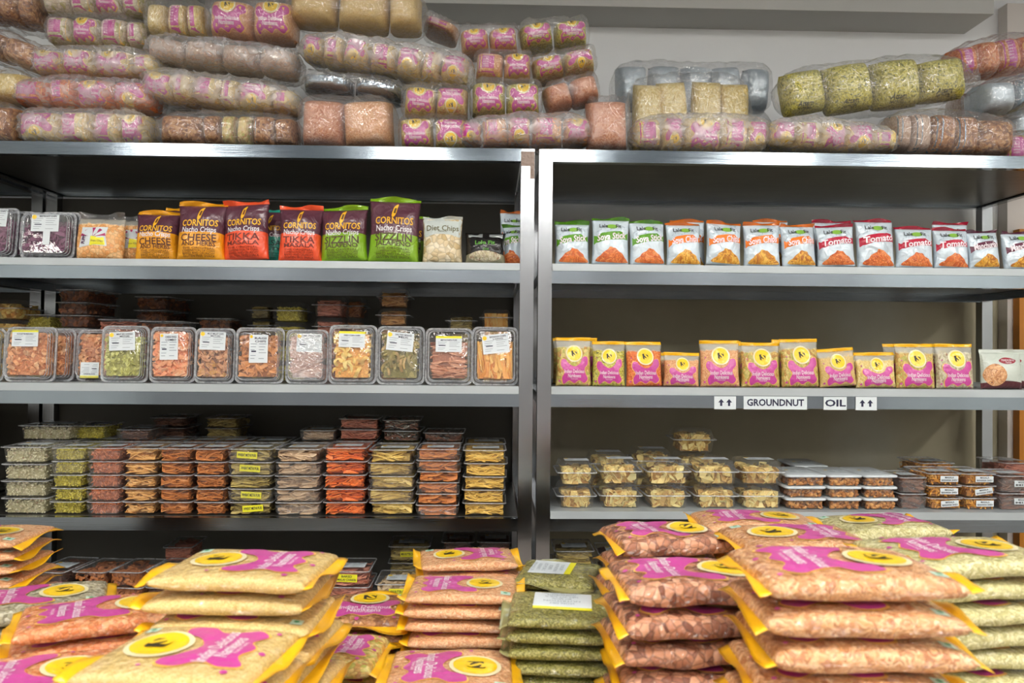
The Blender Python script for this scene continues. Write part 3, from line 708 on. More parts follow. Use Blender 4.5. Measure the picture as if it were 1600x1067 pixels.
for i, (a, b, yt, k, lab, rl_) in enumerate(bb):
    band_bag(a, b, yt+2, .04, k, lab, 40+i, yaw=random.Random(i+50).uniform(-7, 7), roll=rl_)
for i, (a, b, yt, k, lab) in enumerate([(868, 922, 344, 'stick', 'green-sealed bag in the second rank behind the leftmost Soya Stick bag'), (1048, 1104, 342, 'chips', 'orange-sealed bag in the second rank behind the leftmost Soya Chips bag'),
     (1180, 1236, 342, 'chips', 'orange-sealed bag in the second rank behind the third Soya Chips bag'), (1272, 1336, 343, 'tomato', 'red-sealed bag in the second rank behind the crumpled Tomato bag'),
     (1462, 1520, 346, 'tomato', 'red-sealed bag in the second rank behind the rightmost Tomato bag')]):
    band_bag(a+3, b+1, yt, .13, k, lab, 60+i)
band_bag(781, 822, 350, .105, 'stick', 'green-banded silver bag behind the left rack post, right of the black packet', 70, yaw=-25, base=407, group='silver bags at the right end of the left rack')
band_bag(782, 822, 328, .20, 'chips', 'silver bag standing up in the second rank by the left rack post', 71, yaw=10, base=404, group='silver bags at the right end of the left rack')

# ------------------------------------------------------------ loose snack pieces
def heap(kind, n, x0, x1, y0, y1, z0, z1, seed, sz, face=.6):
    """snack pieces packed against the inside of a clear tub"""
    r = random.Random(seed); mb = MB()
    for q in range(n):
        f = r.random(); s_ = sz*r.uniform(.75, 1.25)
        x = r.uniform(x0, x1); z = r.uniform(z0, z1); y = r.uniform(y0, y1)
        if f < face: y = y0+r.random()**2*.3*(y1-y0)
        elif f < face+.25: z = z1-r.random()**2*.2*(z1-z0)
        else: x = r.choice((x0, x1))*.94+.06*x
        M = Matrix.Translation((x, y, z)) @ Euler((r.uniform(-.9, .9)+(1.3 if f < face else 0), r.uniform(-.9, .9), r.uniform(0, 6.28))).to_matrix().to_4x4()
        if kind == 'disc_row':
            M = Matrix.Translation((x, y, z)) @ Euler((R(12)+r.uniform(-.15, .15), r.uniform(-.25, .25), r.uniform(0, 6))).to_matrix().to_4x4(); kd = 'disc'
        elif kind == 'stick_up': M = Matrix.Translation((x, y, z)) @ Euler((r.uniform(-.3, .3), r.uniform(-.5, .5), r.uniform(0, 6))).to_matrix().to_4x4(); kd = 'blade'
        elif kind == 'flat_tri': M = Matrix.Translation((x, y, z)) @ Euler((r.uniform(-.35, .35), r.uniform(-.35, .35), r.uniform(0, 6))).to_matrix().to_4x4(); kd = 'tri'
        elif kind == 'flat_strip': M = Matrix.Translation((x, y, z)) @ Euler((r.uniform(-.3, .3), r.uniform(-.35, .35), r.uniform(-.5, .5))).to_matrix().to_4x4(); kd = 'strip'
        elif kind == 'flat_disc': M = Matrix.Translation((x, y, z)) @ Euler((r.uniform(-.3, .5), r.uniform(-.35, .35), r.uniform(0, 6))).to_matrix().to_4x4(); kd = 'disc'
        else: kd = kind
        th = .0018
        if kd in ('tri', 'disc', 'flake', 'strip', 'blade'):
            if kd == 'tri': P2 = [(-.6, -.4), (0, -.45), (.6, -.4), (.3, .15), (0, .65), (-.3, .15)]
            elif kd == 'disc': P2 = [(.55*math.cos(a*.7854), .55*math.sin(a*.7854)) for a in range(8)]
            elif kd == 'flake': P2 = [(.5*r.uniform(.6, 1.1)*math.cos(a*1.2566), .4*r.uniform(.6, 1.2)*math.sin(a*1.2566)) for a in range(5)]
            elif kd == 'strip': P2 = [(-.9, -.22), (-.3, -.26), (.3, -.26), (.9, -.2), (.9, .2), (.3, .26), (-.3, .26), (-.9, .22)]
            else: P2 = [(-.1, -.8), (.12, -.8), (.2, 0), (.12, .9), (-.12, .9), (-.2, 0)]
            cv = r.uniform(-.5, .5); n_ = len(P2); vs = []
            for h_ in (0, th):
                for a, b in P2:
                    if kd == 'blade': p = Vector((a*s_, cv*.3*b*b*s_+h_, b*s_))
                    else: p = Vector((a*s_, b*s_, cv*(a*a+b*b*.3)*s_+h_))
                    vs.append(M @ p)
            vs.append(M @ Vector((0, 0, 0) if kd != 'blade' else (0, 0, 0))); vs.append(M @ Vector((0, th if kd == 'blade' else 0, th if kd != 'blade' else 0)))
            fs = [(2*n_, (i+1) % n_, i) for i in range(n_)]+[(2*n_+1, n_+i, n_+(i+1) % n_) for i in range(n_)]+[(i, (i+1) % n_, n_+(i+1) % n_, n_+i) for i in range(n_)]
            mb.add(vs, fs)
        elif kd == 'nut':
            L = []
            for k in range(4):
                a = math.pi*(k+.5)/4; rr = math.sin(a)*s_*.36; L.append([M @ Vector((rr*math.cos(b*1.047), rr*math.sin(b*1.047), math.cos(a)*s_*.55)) for b in range(6)])
            mb.rings(L)
        elif kd in ('ring', 'curl', 'bean', 'ribbon'):
            full = {'ring': 6.28, 'curl': 3.6, 'bean': 2.4, 'ribbon': 4.2}[kd]; rad = {'ring': .5, 'curl': .45, 'bean': .9, 'ribbon': .5}[kd]*s_; tr = {'ring': .17, 'curl': .14, 'bean': .11, 'ribbon': .05}[kd]*s_
            L = []; ns = 9
            for k in range(ns):
                a = full*k/(ns-1); cx, cy = rad*math.cos(a)-rad*.5, rad*math.sin(a)*.8; fl = 4.5 if kd == 'ribbon' else 1
                L.append([M @ Vector((cx+tr*math.cos(b*1.2566)*math.cos(a), cy+tr*math.cos(b*1.2566)*math.sin(a), tr*fl*math.sin(b*1.2566)+.1*s_*a*.3)) for b in range(5)])
            mb.rings(L)
    # keep every piece inside the tub
    e = .004
    mb.v = [(min(max(p[0], x0-e), x1+e), min(max(p[1], y0-e), y1+e), min(max(p[2], z0-e*.3), z1+e)) for p in mb.v]
    return mb
PC = {
 'ribbon': ('ribbon', [(196, 118, 66), (232, 160, 104), (240, 184, 136)], .022, 150), 'greenflake': ('flake', [(150, 148, 60), (196, 196, 104), (214, 214, 140)], .016, 260),
 'cheesering': ('strip', [(228, 128, 78), (242, 160, 112), (246, 186, 146)], .020, 200), 'veg': ('strip', [(120, 74, 50), (190, 132, 92), (214, 164, 124), (200, 150, 60)], .020, 170),
 'ragi': ('strip', [(150, 88, 44), (206, 138, 78), (222, 162, 104)], .022, 150), 'striped': ('disc_row', [(170, 122, 104), (206, 158, 138), (222, 184, 168)], .040, 130),
 'golden': ('curl', [(226, 158, 70), (242, 190, 100), (246, 212, 140)], .040, 55), 'bean': ('bean', [(120, 112, 50), (164, 152, 82), (188, 150, 96)], .040, 60),
 'puri': ('disc_row', [(164, 102, 72), (206, 146, 112), (222, 172, 142)], .044, 90), 'blades': ('stick_up', [(216, 130, 52), (240, 172, 84), (246, 196, 120)], .055, 90),
 'rice': ('flake', [(176, 168, 130), (206, 200, 166), (222, 218, 190), (146, 96, 66)], .007, 420), 'ysev': ('flake', [(170, 156, 40), (204, 190, 66), (218, 208, 110)], .007, 420),
 'osev': ('curl', [(176, 92, 46), (214, 124, 74), (226, 150, 104)], .010, 240), 'tantri': ('flat_tri', [(176, 120, 62), (214, 164, 100), (226, 184, 126)], .044, 46),
 'brownstrip': ('flat_strip', [(140, 76, 34), (190, 118, 62), (210, 148, 94)], .036, 60), 'olive': ('flat_disc', [(116, 98, 46), (168, 148, 84), (196, 178, 116)], .046, 44),
 'beige': ('flat_disc', [(150, 120, 90), (196, 166, 132), (214, 190, 160)], .046, 44), 'redtri': ('flat_tri', [(180, 72, 26), (226, 112, 52), (236, 142, 82)], .042, 60),
 'yelpuri': ('flat_disc', [(166, 134, 60), (214, 182, 96), (228, 202, 128)], .052, 40), 'orangedisc': ('flat_disc', [(150, 80, 34), (206, 126, 62), (222, 152, 90)], .046, 44),
 'yelstack': ('flat_strip', [(166, 124, 46), (218, 176, 84), (232, 198, 112)], .044, 70), 'crisp': ('flake', [(176, 128, 60), (232, 202, 128), (240, 218, 156)], .044, 70),
 'nuts': ('nut', [(110, 66, 34), (164, 108, 60), (206, 156, 96)], .014, 260), 'seeds': ('flat_disc', [(84, 50, 36), (124, 82, 62), (150, 108, 84)], .03, 60),
 'sticksg': ('bean', [(170, 104, 30), (214, 148, 60), (228, 176, 90)], .018, 150), 'chakli': ('ring', [(120, 66, 30), (164, 98, 52), (186, 124, 78)], .030, 70),
 'darkbrown': ('flake', [(90, 48, 26), (136, 80, 44), (164, 104, 64)], .022, 90), 'coil': ('ring', [(180, 150, 110), (210, 184, 144), (222, 200, 166)], .032, 60),
 'beet': ('strip', [(84, 40, 66), (120, 66, 96), (140, 90, 120)], .022, 130), 'pinkcr': ('flat_strip', [(160, 90, 70), (200, 130, 106), (214, 154, 132)], .04, 60)}
HM = {}
def contents(key, x0, x1, y0, y1, z0, z1, seed=1, dens=1.0):
    kind, cols, sz, n = PC[key]; kk = (key, round(x1-x0, 3), round(y1-y0, 3), round(z1-z0, 3), seed)
    if kk in HM: return HM[kk]
    m = heap(kind, int(n*dens), x0, x1, y0, y1, z0, z1, seed*13+len(key), sz)
    k = len(m.f); a = .006
    m.box(x0+a*.5, x1-a*.5, y0+a, y1-a*.5, z0, z1-a, 1)
    HM[kk] = m.mesh('contents', [pieces_mat('pc_'+key, G(cols)), food('core_'+key, G([cols[0], cols[0], cols[1]]), 110, crinkle=0, coat=0, bump=.3)])
    return HM[kk]

def sticker_mesh(w, h, surf, x, z, title, title2=None, strip=None, rot=0.0, flip=False, small=True, disc=True):
    """paper label: yellow dot, title, small print; centred at (x, z)"""
    m = MB(); ca, sa = math.cos(rot+(math.pi if flip else 0)), math.sin(rot+(math.pi if flip else 0))
    T = lambda a, b: (x+a*ca-b*sa, z+a*sa+b*ca)
    S_ = lambda a, b, off: surf(*T(a, b), off)
    def rect(a0, a1, b0, b1, off, mi): m.add([S_(a0, b0, off), S_(a1, b0, off), S_(a1, b1, off), S_(a0, b1, off)], [(0, 1, 2, 3)], mi)
    rect(-w/2, w/2, -h/2, h/2, .0004, 0)
    if strip: rect(-w/2, w/2, h/2-h*.14, h/2, .0008, 1)
    y = h/2-h*.13-(h*.13 if strip else 0)
    if disc and not strip: m.add([S_(-w*.40+w*.085*math.cos(i*.52), h*.5-w*.11+w*.085*math.sin(i*.52), .0008) for i in range(12)], [tuple(range(12))], 2)
    tw = w*.62
    cx = w*.10 if not strip else 0
    big = h > w
    letter(m, title, h*.13 if not big else w*.16, cx, y, S_, .0012, 3, bold=.015, fit=tw)
    if title2: letter(m, title2, h*.12 if not big else w*.16, cx, y-(h*.12 if not big else w*.17), S_, .0012, 3, bold=.015, fit=tw*(.6 if not big else .95))
    y0 = y-h*(.20 if title2 else .12)
    if small:
        for q in range(6):
            yy = y0-(y0+h*.40)*q/5.5
            for a0, a1 in ((-.42, -.08), (0.02, .42)):
                if (q*3+int(a0 > 0)*2) % 5 == 4: continue
                rect(a0*w, (a1-.06*((q*7) % 3))*w, yy-h*.010, yy+h*.010, .0008, 4)
        rect(-.38*w, -.12*w, -h*.12, -h*.07, .0012, 3)
    return m.mesh('sticker', [PAPER, YPAPER, DISC, NAVY, GREY_INK])

# ------------------------------------------------------------ upright lidded tubs, middle shelf left
def upright_tub(w, h, d, ckey, fill, seed, stick, parent, wrap=False):
    r = .018
    m = MB(); L = lambda ww, hh, y: [(a, y, b+h/2) for a, b in rrect(ww, hh, r)]
    front = []
    for ww, y in ((w-.012, 0.0), (w-.018, -.008), (w-.024, -.026), (w-.032, -d*.5)): front.append(L(ww, ww-w+h, y))
    m.rings(front, cap0=False)
    ob('lid', m.mesh('lid', CLEAR, True), parent)
    m = MB(); m.rings([L(w-.012, h-.012, 0), L(w-.022, h-.022, d*.25), L(w-.030, h-.030, d*.5)], cap0=False); ob('tray', m.mesh('tray', CLEAR, True), parent)
    m = MB(); m.rings([L(w, h, -.003), L(w, h, .003), L(w-.012, h-.012, .003), L(w-.012, h-.012, -.003), L(w, h, -.003)], cap0=False, cap1=False)
    for k in range(3):
        ww = w-.019-.004*k; y = -.010-.010*k
        m.rings([L(ww+.002, ww+.002-w+h, y-.001), L(ww+.002, ww+.002-w+h, y+.001), L(ww-.0005, ww-.0005-w+h, y+.001), L(ww-.0005, ww-.0005-w+h, y-.001), L(ww+.002, ww+.002-w+h, y-.001)], cap0=False, cap1=False)
    ob('rim', m.mesh('rim', CLEARH, True), parent)
    e = .021
    cm = contents(ckey, -w/2+e, w/2-e, -d*.5+.006, d*.5-.004, e, h*fill, seed)
    o = ob('contents', cm, parent); o['kind'] = 'stuff'
    if stick:
        sw, sh, sx, sz, t1, t2, strip, rot, flip = stick
        ob('sticker', sticker_mesh(sw, sh, flat_front(-d*.5-.0005), sx, sz, t1, t2, strip, rot, flip), parent)
ut = [ # x0,x1,ytop, key, fill, sticker(w,h,dx,z,title,title2,strip,rot,flip), label, Y
 (-62, 6, 513, 'rice', .85, None, 'upright tub of pale rice snack cut by the left picture edge', .045, 0),
 (6, 87, 511, 'ribbon', .86, (.082, .052, -.006, .135, 'RICE BUTTER MURUKKU', None, 'y', 0, False), 'upright tub of orange ribbons with a yellow-topped label, far left', .045, -2),
 (40, 116, 514, 'ribbon', .84, None, 'upright tub of ribbons directly behind the far left yellow-labelled tub', .105, -2),
 (62, 138, 514, 'osev', .84, None, 'upright tub of brown sticks, second behind the far left yellow-labelled tub', .165, -2),
 (118, 186, 515, 'ribbon', .88, (.06, .05, -.012, .035, 'RICE BUTTER MURUKKU', None, 'y', 0, True), 'upright tub with upside-down label at its foot, behind the green flakes tub', .11, -3),
 (157, 231, 509, 'greenflake', .78, (.080, .058, .0, .128, 'MINT SEV CHIVDA', 'MIXTURE', None, .04, False), 'upright tub of yellow-green flakes with white label', .045, 0),
 (233, 305, 511, 'cheesering', .88, (.056, .082, -.004, .112, 'CHEESE RINGS', 'COMBO', None, .02, False), 'upright tub of orange cheese rings with tall label', .05, 0),
 (303, 366, 513, 'veg', .80, (.080, .058, 0, .132, 'MULTI MILLET CHIPS', 'MIXTURE', None, -.03, False), 'upright tub of mixed brown vegetable chips, left of RAGI CHIPS', .045, 0),
 (367, 443, 512, 'ragi', .84, (.058, .088, .002, .108, 'RAGI', 'CHIPS', None, 0, False), 'upright tub of brown chips labelled RAGI CHIPS', .045, 0),
 (446, 512, 515, 'striped', .84, (.078, .058, .010, .128, 'MINI OATS METHI PURI', None, None, -.02, False), 'upright tub of pinkish stacked crackers wrapped in film', .05, 3),
 (513, 588, 508, 'golden', .86, (.082, .050, .0, .140, 'FRIED CORN CHIPS', None, 'y', -.02, False), 'upright tub of golden curls with a yellow-topped label', .045, 0),
 (588, 663, 510, 'bean', .84, (.084, .058, .0, .134, 'SALTED BEANS', 'MIX', None, -.09, False), 'upright tub of green bean snacks with tilted label', .045, 0),
 (664, 738, 513, 'puri', .72, (.082, .050, .0, .128, 'METHI PAPDI PURI', None, 'y', 0, False), 'upright tub of reddish stacked discs with a yellow-topped label', .045, 0),
 (737, 809, 511, 'blades', .72, (.084, .060, .002, .130, 'BANANA CHIPS', 'LONG', None, .11, False), 'upright tub of orange blade chips, nearest the rack post', .045, 0)]
for i, (x0, x1, yt, key, fill, st, lab, Y, yaw) in enumerate(ut):
    xa, _ = W(x0, 604, Y); xb, _ = W(x1, 604, Y); _, zt = W((x0+x1)/2, yt, Y+.01); w = xb-xa; h = (zt-Z3)
    t = thing('upright_tub', lab, 'plastic tub', ((xa+xb)/2, Y, Z3+.001), (R(-4), 0, R(yaw)), 'upright snack tubs along the left middle shelf')
    upright_tub(w, h, .054, key, fill, i+1, st, t)
    if key == 'striped':
        mw = MB(); mw.rings([[(a, -.031+(.002 if k else 0)*0, b+h/2) for a, b in rrect(w-.03, h-.03, .02)] for k in (0,)]+[[(a, -.030, b+h/2) for a, b in rrect(w-.05, h-.05, .02)]]); ob('cling_wrap', mw.mesh('cw', WRAP), t)
    settle(t, Z3)
# beetroot chip tubs on the shelf above
for i, (x0, x1, yt, Y, lab, st, yaw) in enumerate([(-40, 27, 325, .045, 'upright tub of purple beet chips cut by the left picture edge', (.08, .055, .004, .125, 'BEETROOT CHIPS', None, None, -.05, False), -5),
        (-4, 52, 330, .125, 'upright tub of purple beet chips in the second rank, between the front two', None, -6), (31, 116, 332, .045, 'upright tub of purple beet chips with a strip hanging below its label', (.085, .055, .0, .110, 'BEETROOT CHIPS', None, None, 0, False), 0),
        (60, 122, 331, .125, 'upright tub of purple beet chips in the second rank, beside the puffs bag', None, 0)]):
    xa, _ = W(x0, 404, Y); xb, _ = W(x1, 404, Y); _, zt = W((x0+x1)/2, yt, Y+.01); w = xb-xa; h = zt-Z2
    t = thing('upright_tub', lab, 'plastic tub', ((xa+xb)/2, Y, Z2+.001), (R(-6), 0, R(yaw)), 'upright tubs of purple beet chips')
    upright_tub(w, h, .05, 'beet', .74 if w < .15 else .66, i+3, st, t); settle(t, Z2)
    if i == 2:
        m = MB(); m.add([(-.004, -.0262, .04), (.018, -.0262, .04), (.018, -.0262, .084), (-.004, -.0262, .084)], [(0, 1, 2, 3)]); ob('sticker', m.mesh('s', PAPER), t)

# ------------------------------------------------------------ low tubs lying in stacks
def low_tub(w, h, d, key, seed, parent, top_label=True, front=None, lidk='flat', fill=.86, foil=False):
    """clear tub: tapering tray, rim, lid, food; base at z=0, front at y=0, rows run back to y=d"""
    cy = d/2
    L = lambda k, z, r=.012: [(a, b+cy, z) for a, b in rrect(w-k, d-k, r)]
    hr = h*.905 if lidk == 'flat' else (h*.52 if lidk == 'dome' else h*.84)
    m = MB(); m.rings([L(.026, .0006), L(.022, .003), L(.013, hr-.002), L(.006, hr)], cap1=False)
    ob('tray', m.mesh('tray', plain('foil_tray', c(186, 188, 186), .25, metal=.9, bump=1, bscale=90) if foil else CLEAR, True), parent)
    m = MB()
    if lidk == 'flat': m.rings([L(.003, hr+.0015), L(.008, h-.0012), L(.016, h-.0006)], cap0=False)
    elif lidk == 'white': m.rings([L(.002, hr-.002), L(.0, hr), L(.0, h-.002), L(.004, h-.0006)], cap0=False)
    else: m.rings([L(.006, hr), L(.0, hr+.001), L(.0, hr+.003), L(.010, hr+.004), L(.028, h-.004), L(.040, h-.0006)], cap0=False)
    ob('lid', m.mesh('lid', {'flat': CLEAR, 'white': WLID, 'dome': CLEAR}[lidk], True), parent)
    if lidk == 'flat':
        m = MB(); m.rings([L(.006, hr-.0005), L(.000, hr), L(.0, hr+.0028), L(.006, hr+.0030), L(.006, hr-.0005)], cap0=False, cap1=False); ob('rim', m.mesh('rim', CLEARH, True), parent)
    if lidk == 'dome':
        m = MB(); m.rings([L(-.004, hr), L(-.004, hr+.003), L(.006, hr+.003), L(.006, hr), L(-.004, hr)], cap0=False, cap1=False); ob('rim', m.mesh('rim', CLEARH, True), parent)
    e = .0135
    zt = (hr-.002) if lidk != 'dome' else h*.80
    y0 = .0115 if lidk != 'dome' else .018
    e2 = e if lidk != 'dome' else .021
    o = ob('contents', contents(key, -w/2+e2, w/2-e2, y0, d-.014, .003, max(.012, zt*fill+.002), seed), parent); o['kind'] = 'stuff'
    if top_label:
        ob('sticker', sticker_mesh(w*.62, d*.34, flat_top(h), w*.03, d*.42, 'NET WT 200G', None, None, 0.0, small=True), parent)
    if front:
        txts, fw, fh, fx, fz, mat, rot = front; m = MB(); T = lambda a, b, off: (fx+a*math.cos(rot)-b*math.sin(rot), .0035-off, fz+a*math.sin(rot)+b*math.cos(rot))
        m.add([T(-fw/2, -fh/2, 0), T(fw/2, -fh/2, 0), T(fw/2, fh/2, 0), T(-fw/2, fh/2, 0)], [(0, 1, 2, 3)], 0)
        for i, tx in enumerate(txts): letter(m, tx, fh*(.62 if len(txts) == 1 else .40), 0, fh*(0 if len(txts) == 1 else .22-.44*i), T, .0006, 1, bold=.02, fit=fw*(.88 if i == len(txts)-1 else .5))
        ob('name_label', m.mesh('name_label', [mat, INK]), parent)

ORD = {1: ['only'], 2: ['top', 'bottom'], 3: ['top', 'middle', 'bottom'], 4: ['top', 'second from top', 'third from top', 'bottom'],
       5: ['top', 'second from top', 'middle', 'second from bottom', 'bottom'], 6: ['top', 'second from top', 'third from top', 'third from bottom', 'second from bottom', 'bottom']}
def ordn(n, k): 
    if n in ORD: return ORD[n][k]
    return 'top' if k == 0 else ('bottom' if k == n-1 else '%s from top' % ['', 'second', 'third', 'fourth', 'fifth', 'sixth', 'seventh', 'eighth', 'ninth', 'tenth', 'eleventh', 'twelfth', 'thirteenth'][k])
_LT = {}
def stack(px0, px1, pyb, n, h, Y, zb, key, what, where, d=.17, group=None, lidk='flat', toplabel=True, front=None, jit=.003, name='food_tub', yaw=0, wrap=(), foil=False, zoff=0, fill=.86, wx=None):
    xa, _ = W(px0, pyb, Y); xb, _ = W(px1, pyb, Y); w = wx or (xb-xa); x = (xa+xb)/2
    r = random.Random(int(px0*7+Y*100)); out = []
    for k in range(n):       # k = 0 is the bottom tub
        lev = n-1-k
        fr = front(lev) if callable(front) else front
        ck = (round(w, 4), h, d, key, lidk, toplabel and k == n-1, repr(fr), k % 2, foil, fill)
        nm = ordn(n, lev)
        lab = ('%s, %s, %s' % (what, nm, where)) if n > 1 else '%s %s' % (what, where)
        loc = (x+r.uniform(-jit, jit), Y+r.uniform(-jit, jit), zb+.0006+k*(h+.0006))
        if ck in _LT:
            t = copy_tree(_LT[ck]); t['label'] = lab; t.location = loc
            if group: t['group'] = group
        else:
            t = thing(name, lab, 'food tub', loc, (0, 0, 0), group); low_tub(w, h, d, key, len(_LT)*2+1+k, t, toplabel and k == n-1, fr, lidk, fill, foil); _LT[ck] = t
        t.rotation_euler = (0, 0, R(yaw+r.uniform(-1.6, 1.6)))
        if lev in wrap and not any(ch.name.startswith('cling_wrap') for ch in t.children):
            mw = MB(); L = lambda kk, z: [(a, b+d/2, z) for a, b in rrect(w-kk, d-kk, .01)]
            mw.rings([L(.012, .001), L(.005, h*.3), L(-.001, h*.78)], cap0=False, cap1=False); ob('cling_wrap', mw.mesh('cling_wrap', WRAP, True), t)
        out.append(t)
    return out

GL = 'clear food tubs stacked on the left lower shelf'
def whe(lev): return None if lev == 2 else (('WHEAT METHI PURI',), .064, .020, (-.008, .0, 0, .004, .010)[lev], .020, YPAPER, (-.05, -.06, 0, -.05, .06)[lev])
cols4 = [(-2, 72, 4, .0525, 'rice', 'clear tub of pale puffed rice mix', 'at the left end', (), None), (76, 130, 5, .0412, 'ysev', 'clear tub of yellow-green mix', 'second from left', (0, 1), None),
 (133, 187, 5, .0412, 'osev', 'wrapped tub of fine orange noodles', 'third from left', (0, 2, 3, 4), None), (188, 243, 5, .0412, 'tantri', 'clear tub of tan triangular crackers', 'fourth from left', (), None),
 (245, 298, 5, .0412, 'brownstrip', 'clear tub of dark orange cracker strips', 'beside the tan triangles', (), None), (300, 351, 5, .0412, 'brownstrip', 'clear tub of rusty cracker strips', 'left of the yellow-labelled stack', (), None),
 (353, 423, 5, .0412, 'olive', 'clear tub of olive crackers', 'with yellow front labels', (0, 1, 3), whe), (428, 500, 5, .0412, 'beige', 'wrapped tub of beige crackers', 'right of the yellow-labelled stack', (1, 2, 3, 4), None),
 (503, 572, 5, .0422, 'redtri', 'clear tub of red-orange crackers', 'of red-orange goods', (), None), (574, 646, 5, .0412, 'yelpuri', 'clear tub of pale yellow discs', 'right of the red-orange one', (1, 2, 3), None),
 (650, 718, 6, .0345, 'orangedisc', 'clear tub of orange discs', 'six high', (0, 1, 5), None), (722, 791, 5, .0412, 'yelstack', 'clear tub of yellow folded crackers', 'nearest the rack post', (), None)]
reary = []
for (a, b, n, h, key, what, where, wr, fr) in cols4:
    stack(a, b, 805, n, h, .035, Z4L, key, what, where, group=GL, wrap=wr, front=fr)
for (a, b, n, h, key, what, where, wr, fr) in cols4:
    xa, _ = W(a, 805, .035); xb, _ = W(b, 805, .035); Yr = .225
    for k, t in enumerate(stack(a, b, 805, n, h, Yr, Z4L, key, what, where, group=GL, wx=xb-xa)):
        t.location.x += (xa+xb)/2-sum(W(p, 805, Yr)[0] for p in (a, b))/2; nlev = n-1-k
        t['label'] = '%s, %s, back stack %s' % (what.replace('clear ', '').replace('wrapped ', ''), ordn(n, nlev), where.replace('left of the yellow-labelled stack', 'left of the yellow labels').replace('right of the yellow-labelled stack', 'right of the yellow labels'))
zc = Z4L+5*.0418+.002; zr = Z4L+4*.0531+.001
def lone(px0, px1, py, Y, zb, h, key, lab, **kw):
    return stack(px0, px1, py, 1, h, Y, zb, key, lab, '', **kw)[0]
lone(25, 112, 686, .19, zr, .050, 'rice', 'clear tub of pale puffed rice mix lying on top of the leftmost stack', jit=0)
lone(112, 164, 680, .245, Z4L+5*.0418+.001, .048, 'ysev', 'dim tub of pale mix on the back stack, right of the lone rice tub', jit=0)
lone(180, 234, 684, .235, Z4L+5*.0418+.001, .036, 'seeds', 'wrapped reddish brown tub alone on top of the tan triangle stack', jit=0, wrap=(0,))
stack(232, 290, 668, 2, .036, .40, Z4L+.20, 'seeds', 'dim reddish tub', 'far back over the cracker strips', jit=0, toplabel=False)
stack(318, 372, 668, 2, .036, .40, Z4L+.20, 'olive', 'dim greenish tub', 'far back behind the yellow-labelled stack', jit=0, toplabel=False)
lone(468, 524, 676, .235, zc, .036, 'beige', 'grey wrapped tub lying on the beige cracker stack', jit=0, wrap=(0,))
stack(528, 592, 676, 2, .036, .232, Z4L+5*.0428+.001, 'pinkcr', 'dim reddish brown tub', 'on top of the red-orange stack', jit=0, toplabel=False)
stack(596, 657, 676, 2, .036, .235, zc, 'seeds', 'dim silvery tub of dark snack', 'on top of the pale yellow disc stack', jit=0, toplabel=False, foil=True)
lone(660, 725, 676, .225, Z4L+6*.0351+.001, .030, 'seeds', 'shallow dark foil tub on top of the six-high stack', jit=0, toplabel=False, foil=True)
# support for the far back ones
for (a, b, key, nm) in ((232, 290, 'seeds', 'under the dim reddish pair'), (318, 372, 'olive', 'under the dim greenish pair')):
    stack(a, b, 668, 5, .0394, .40, Z4L, key, 'dim tub', 'far back '+nm, jit=0, toplabel=False)

# middle shelf: stacks lying behind the upright tubs
GB = 'tubs stacked behind the upright tubs'
def back(px0, px1, pyt, Y, h, key, what, where, lidk='flat', d=.17, yaw=0, **kw):
    _, zt = W((px0+px1)/2, pyt, Y+.0); n = max(1, round((zt-Z3)/h)); hh = (zt-Z3)/n-.0006
    return stack(px0, px1, pyt, n, round(hh, 5), Y, Z3, key, what, where, lidk=lidk, d=d, yaw=yaw, group=GB, toplabel=False, jit=.002, **kw)
back(-24, 30, 467, .24, .075, 'golden', 'dome-lidded tub of golden pieces', 'cut by the left edge', 'dome')
back(34, 80, 490, .30, .06, 'ysev', 'dim green tub', 'behind the far left yellow-labelled tub')
back(84, 140, 451, .27, .047, 'darkbrown', 'wrapped brown snack tub', 'tallest, upper left', yaw=-4, d=.22)
back(206, 262, 462, .40, .047, 'darkbrown', 'dim brown snack tub', 'farther back, right of the tallest brown stack', yaw=-3, d=.22)
back(150, 214, 497, .235, .06, 'pinkcr', 'clear tub of brown pieces', 'just behind the green flakes tub')
back(216, 286, 500, .235, .06, 'darkbrown', 'clear tub of brown pieces', 'just behind the cheese rings tub')
back(306, 364, 496, .40, .055, 'darkbrown', 'dark tub', 'behind the mixed vegetable chips tub')
back(385, 426, 474, .42, .06, 'olive', 'dark dome-lidded tub', 'left of the bright green open-sided one', 'dome')
back(421, 474, 471, .25, .068, 'ysev', 'clear tub of bright green sev', 'behind RAGI CHIPS', 'dome')
back(487, 538, 461, .27, .078, 'pinkcr', 'dome-lidded tub of brown wedges', 'behind the pinkish cracker tub', 'dome')
back(536, 568, 463, .38, .078, 'brownstrip', 'dim tub of brown crisps', 'behind the brown wedges', 'dome')
back(588, 641, 450, .28, .062, 'tantri', 'dome-lidded tub of tan crisps', 'behind the green bean tub', 'dome')
back(697, 746, 489, .30, .062, 'olive', 'dome-lidded tub of dark olive pieces', 'behind the reddish disc tub', 'dome')
back(749, 801, 483, .24, .062, 'blades', 'dome-lidded tub of orange strips', 'behind the blade chips tub', 'dome')

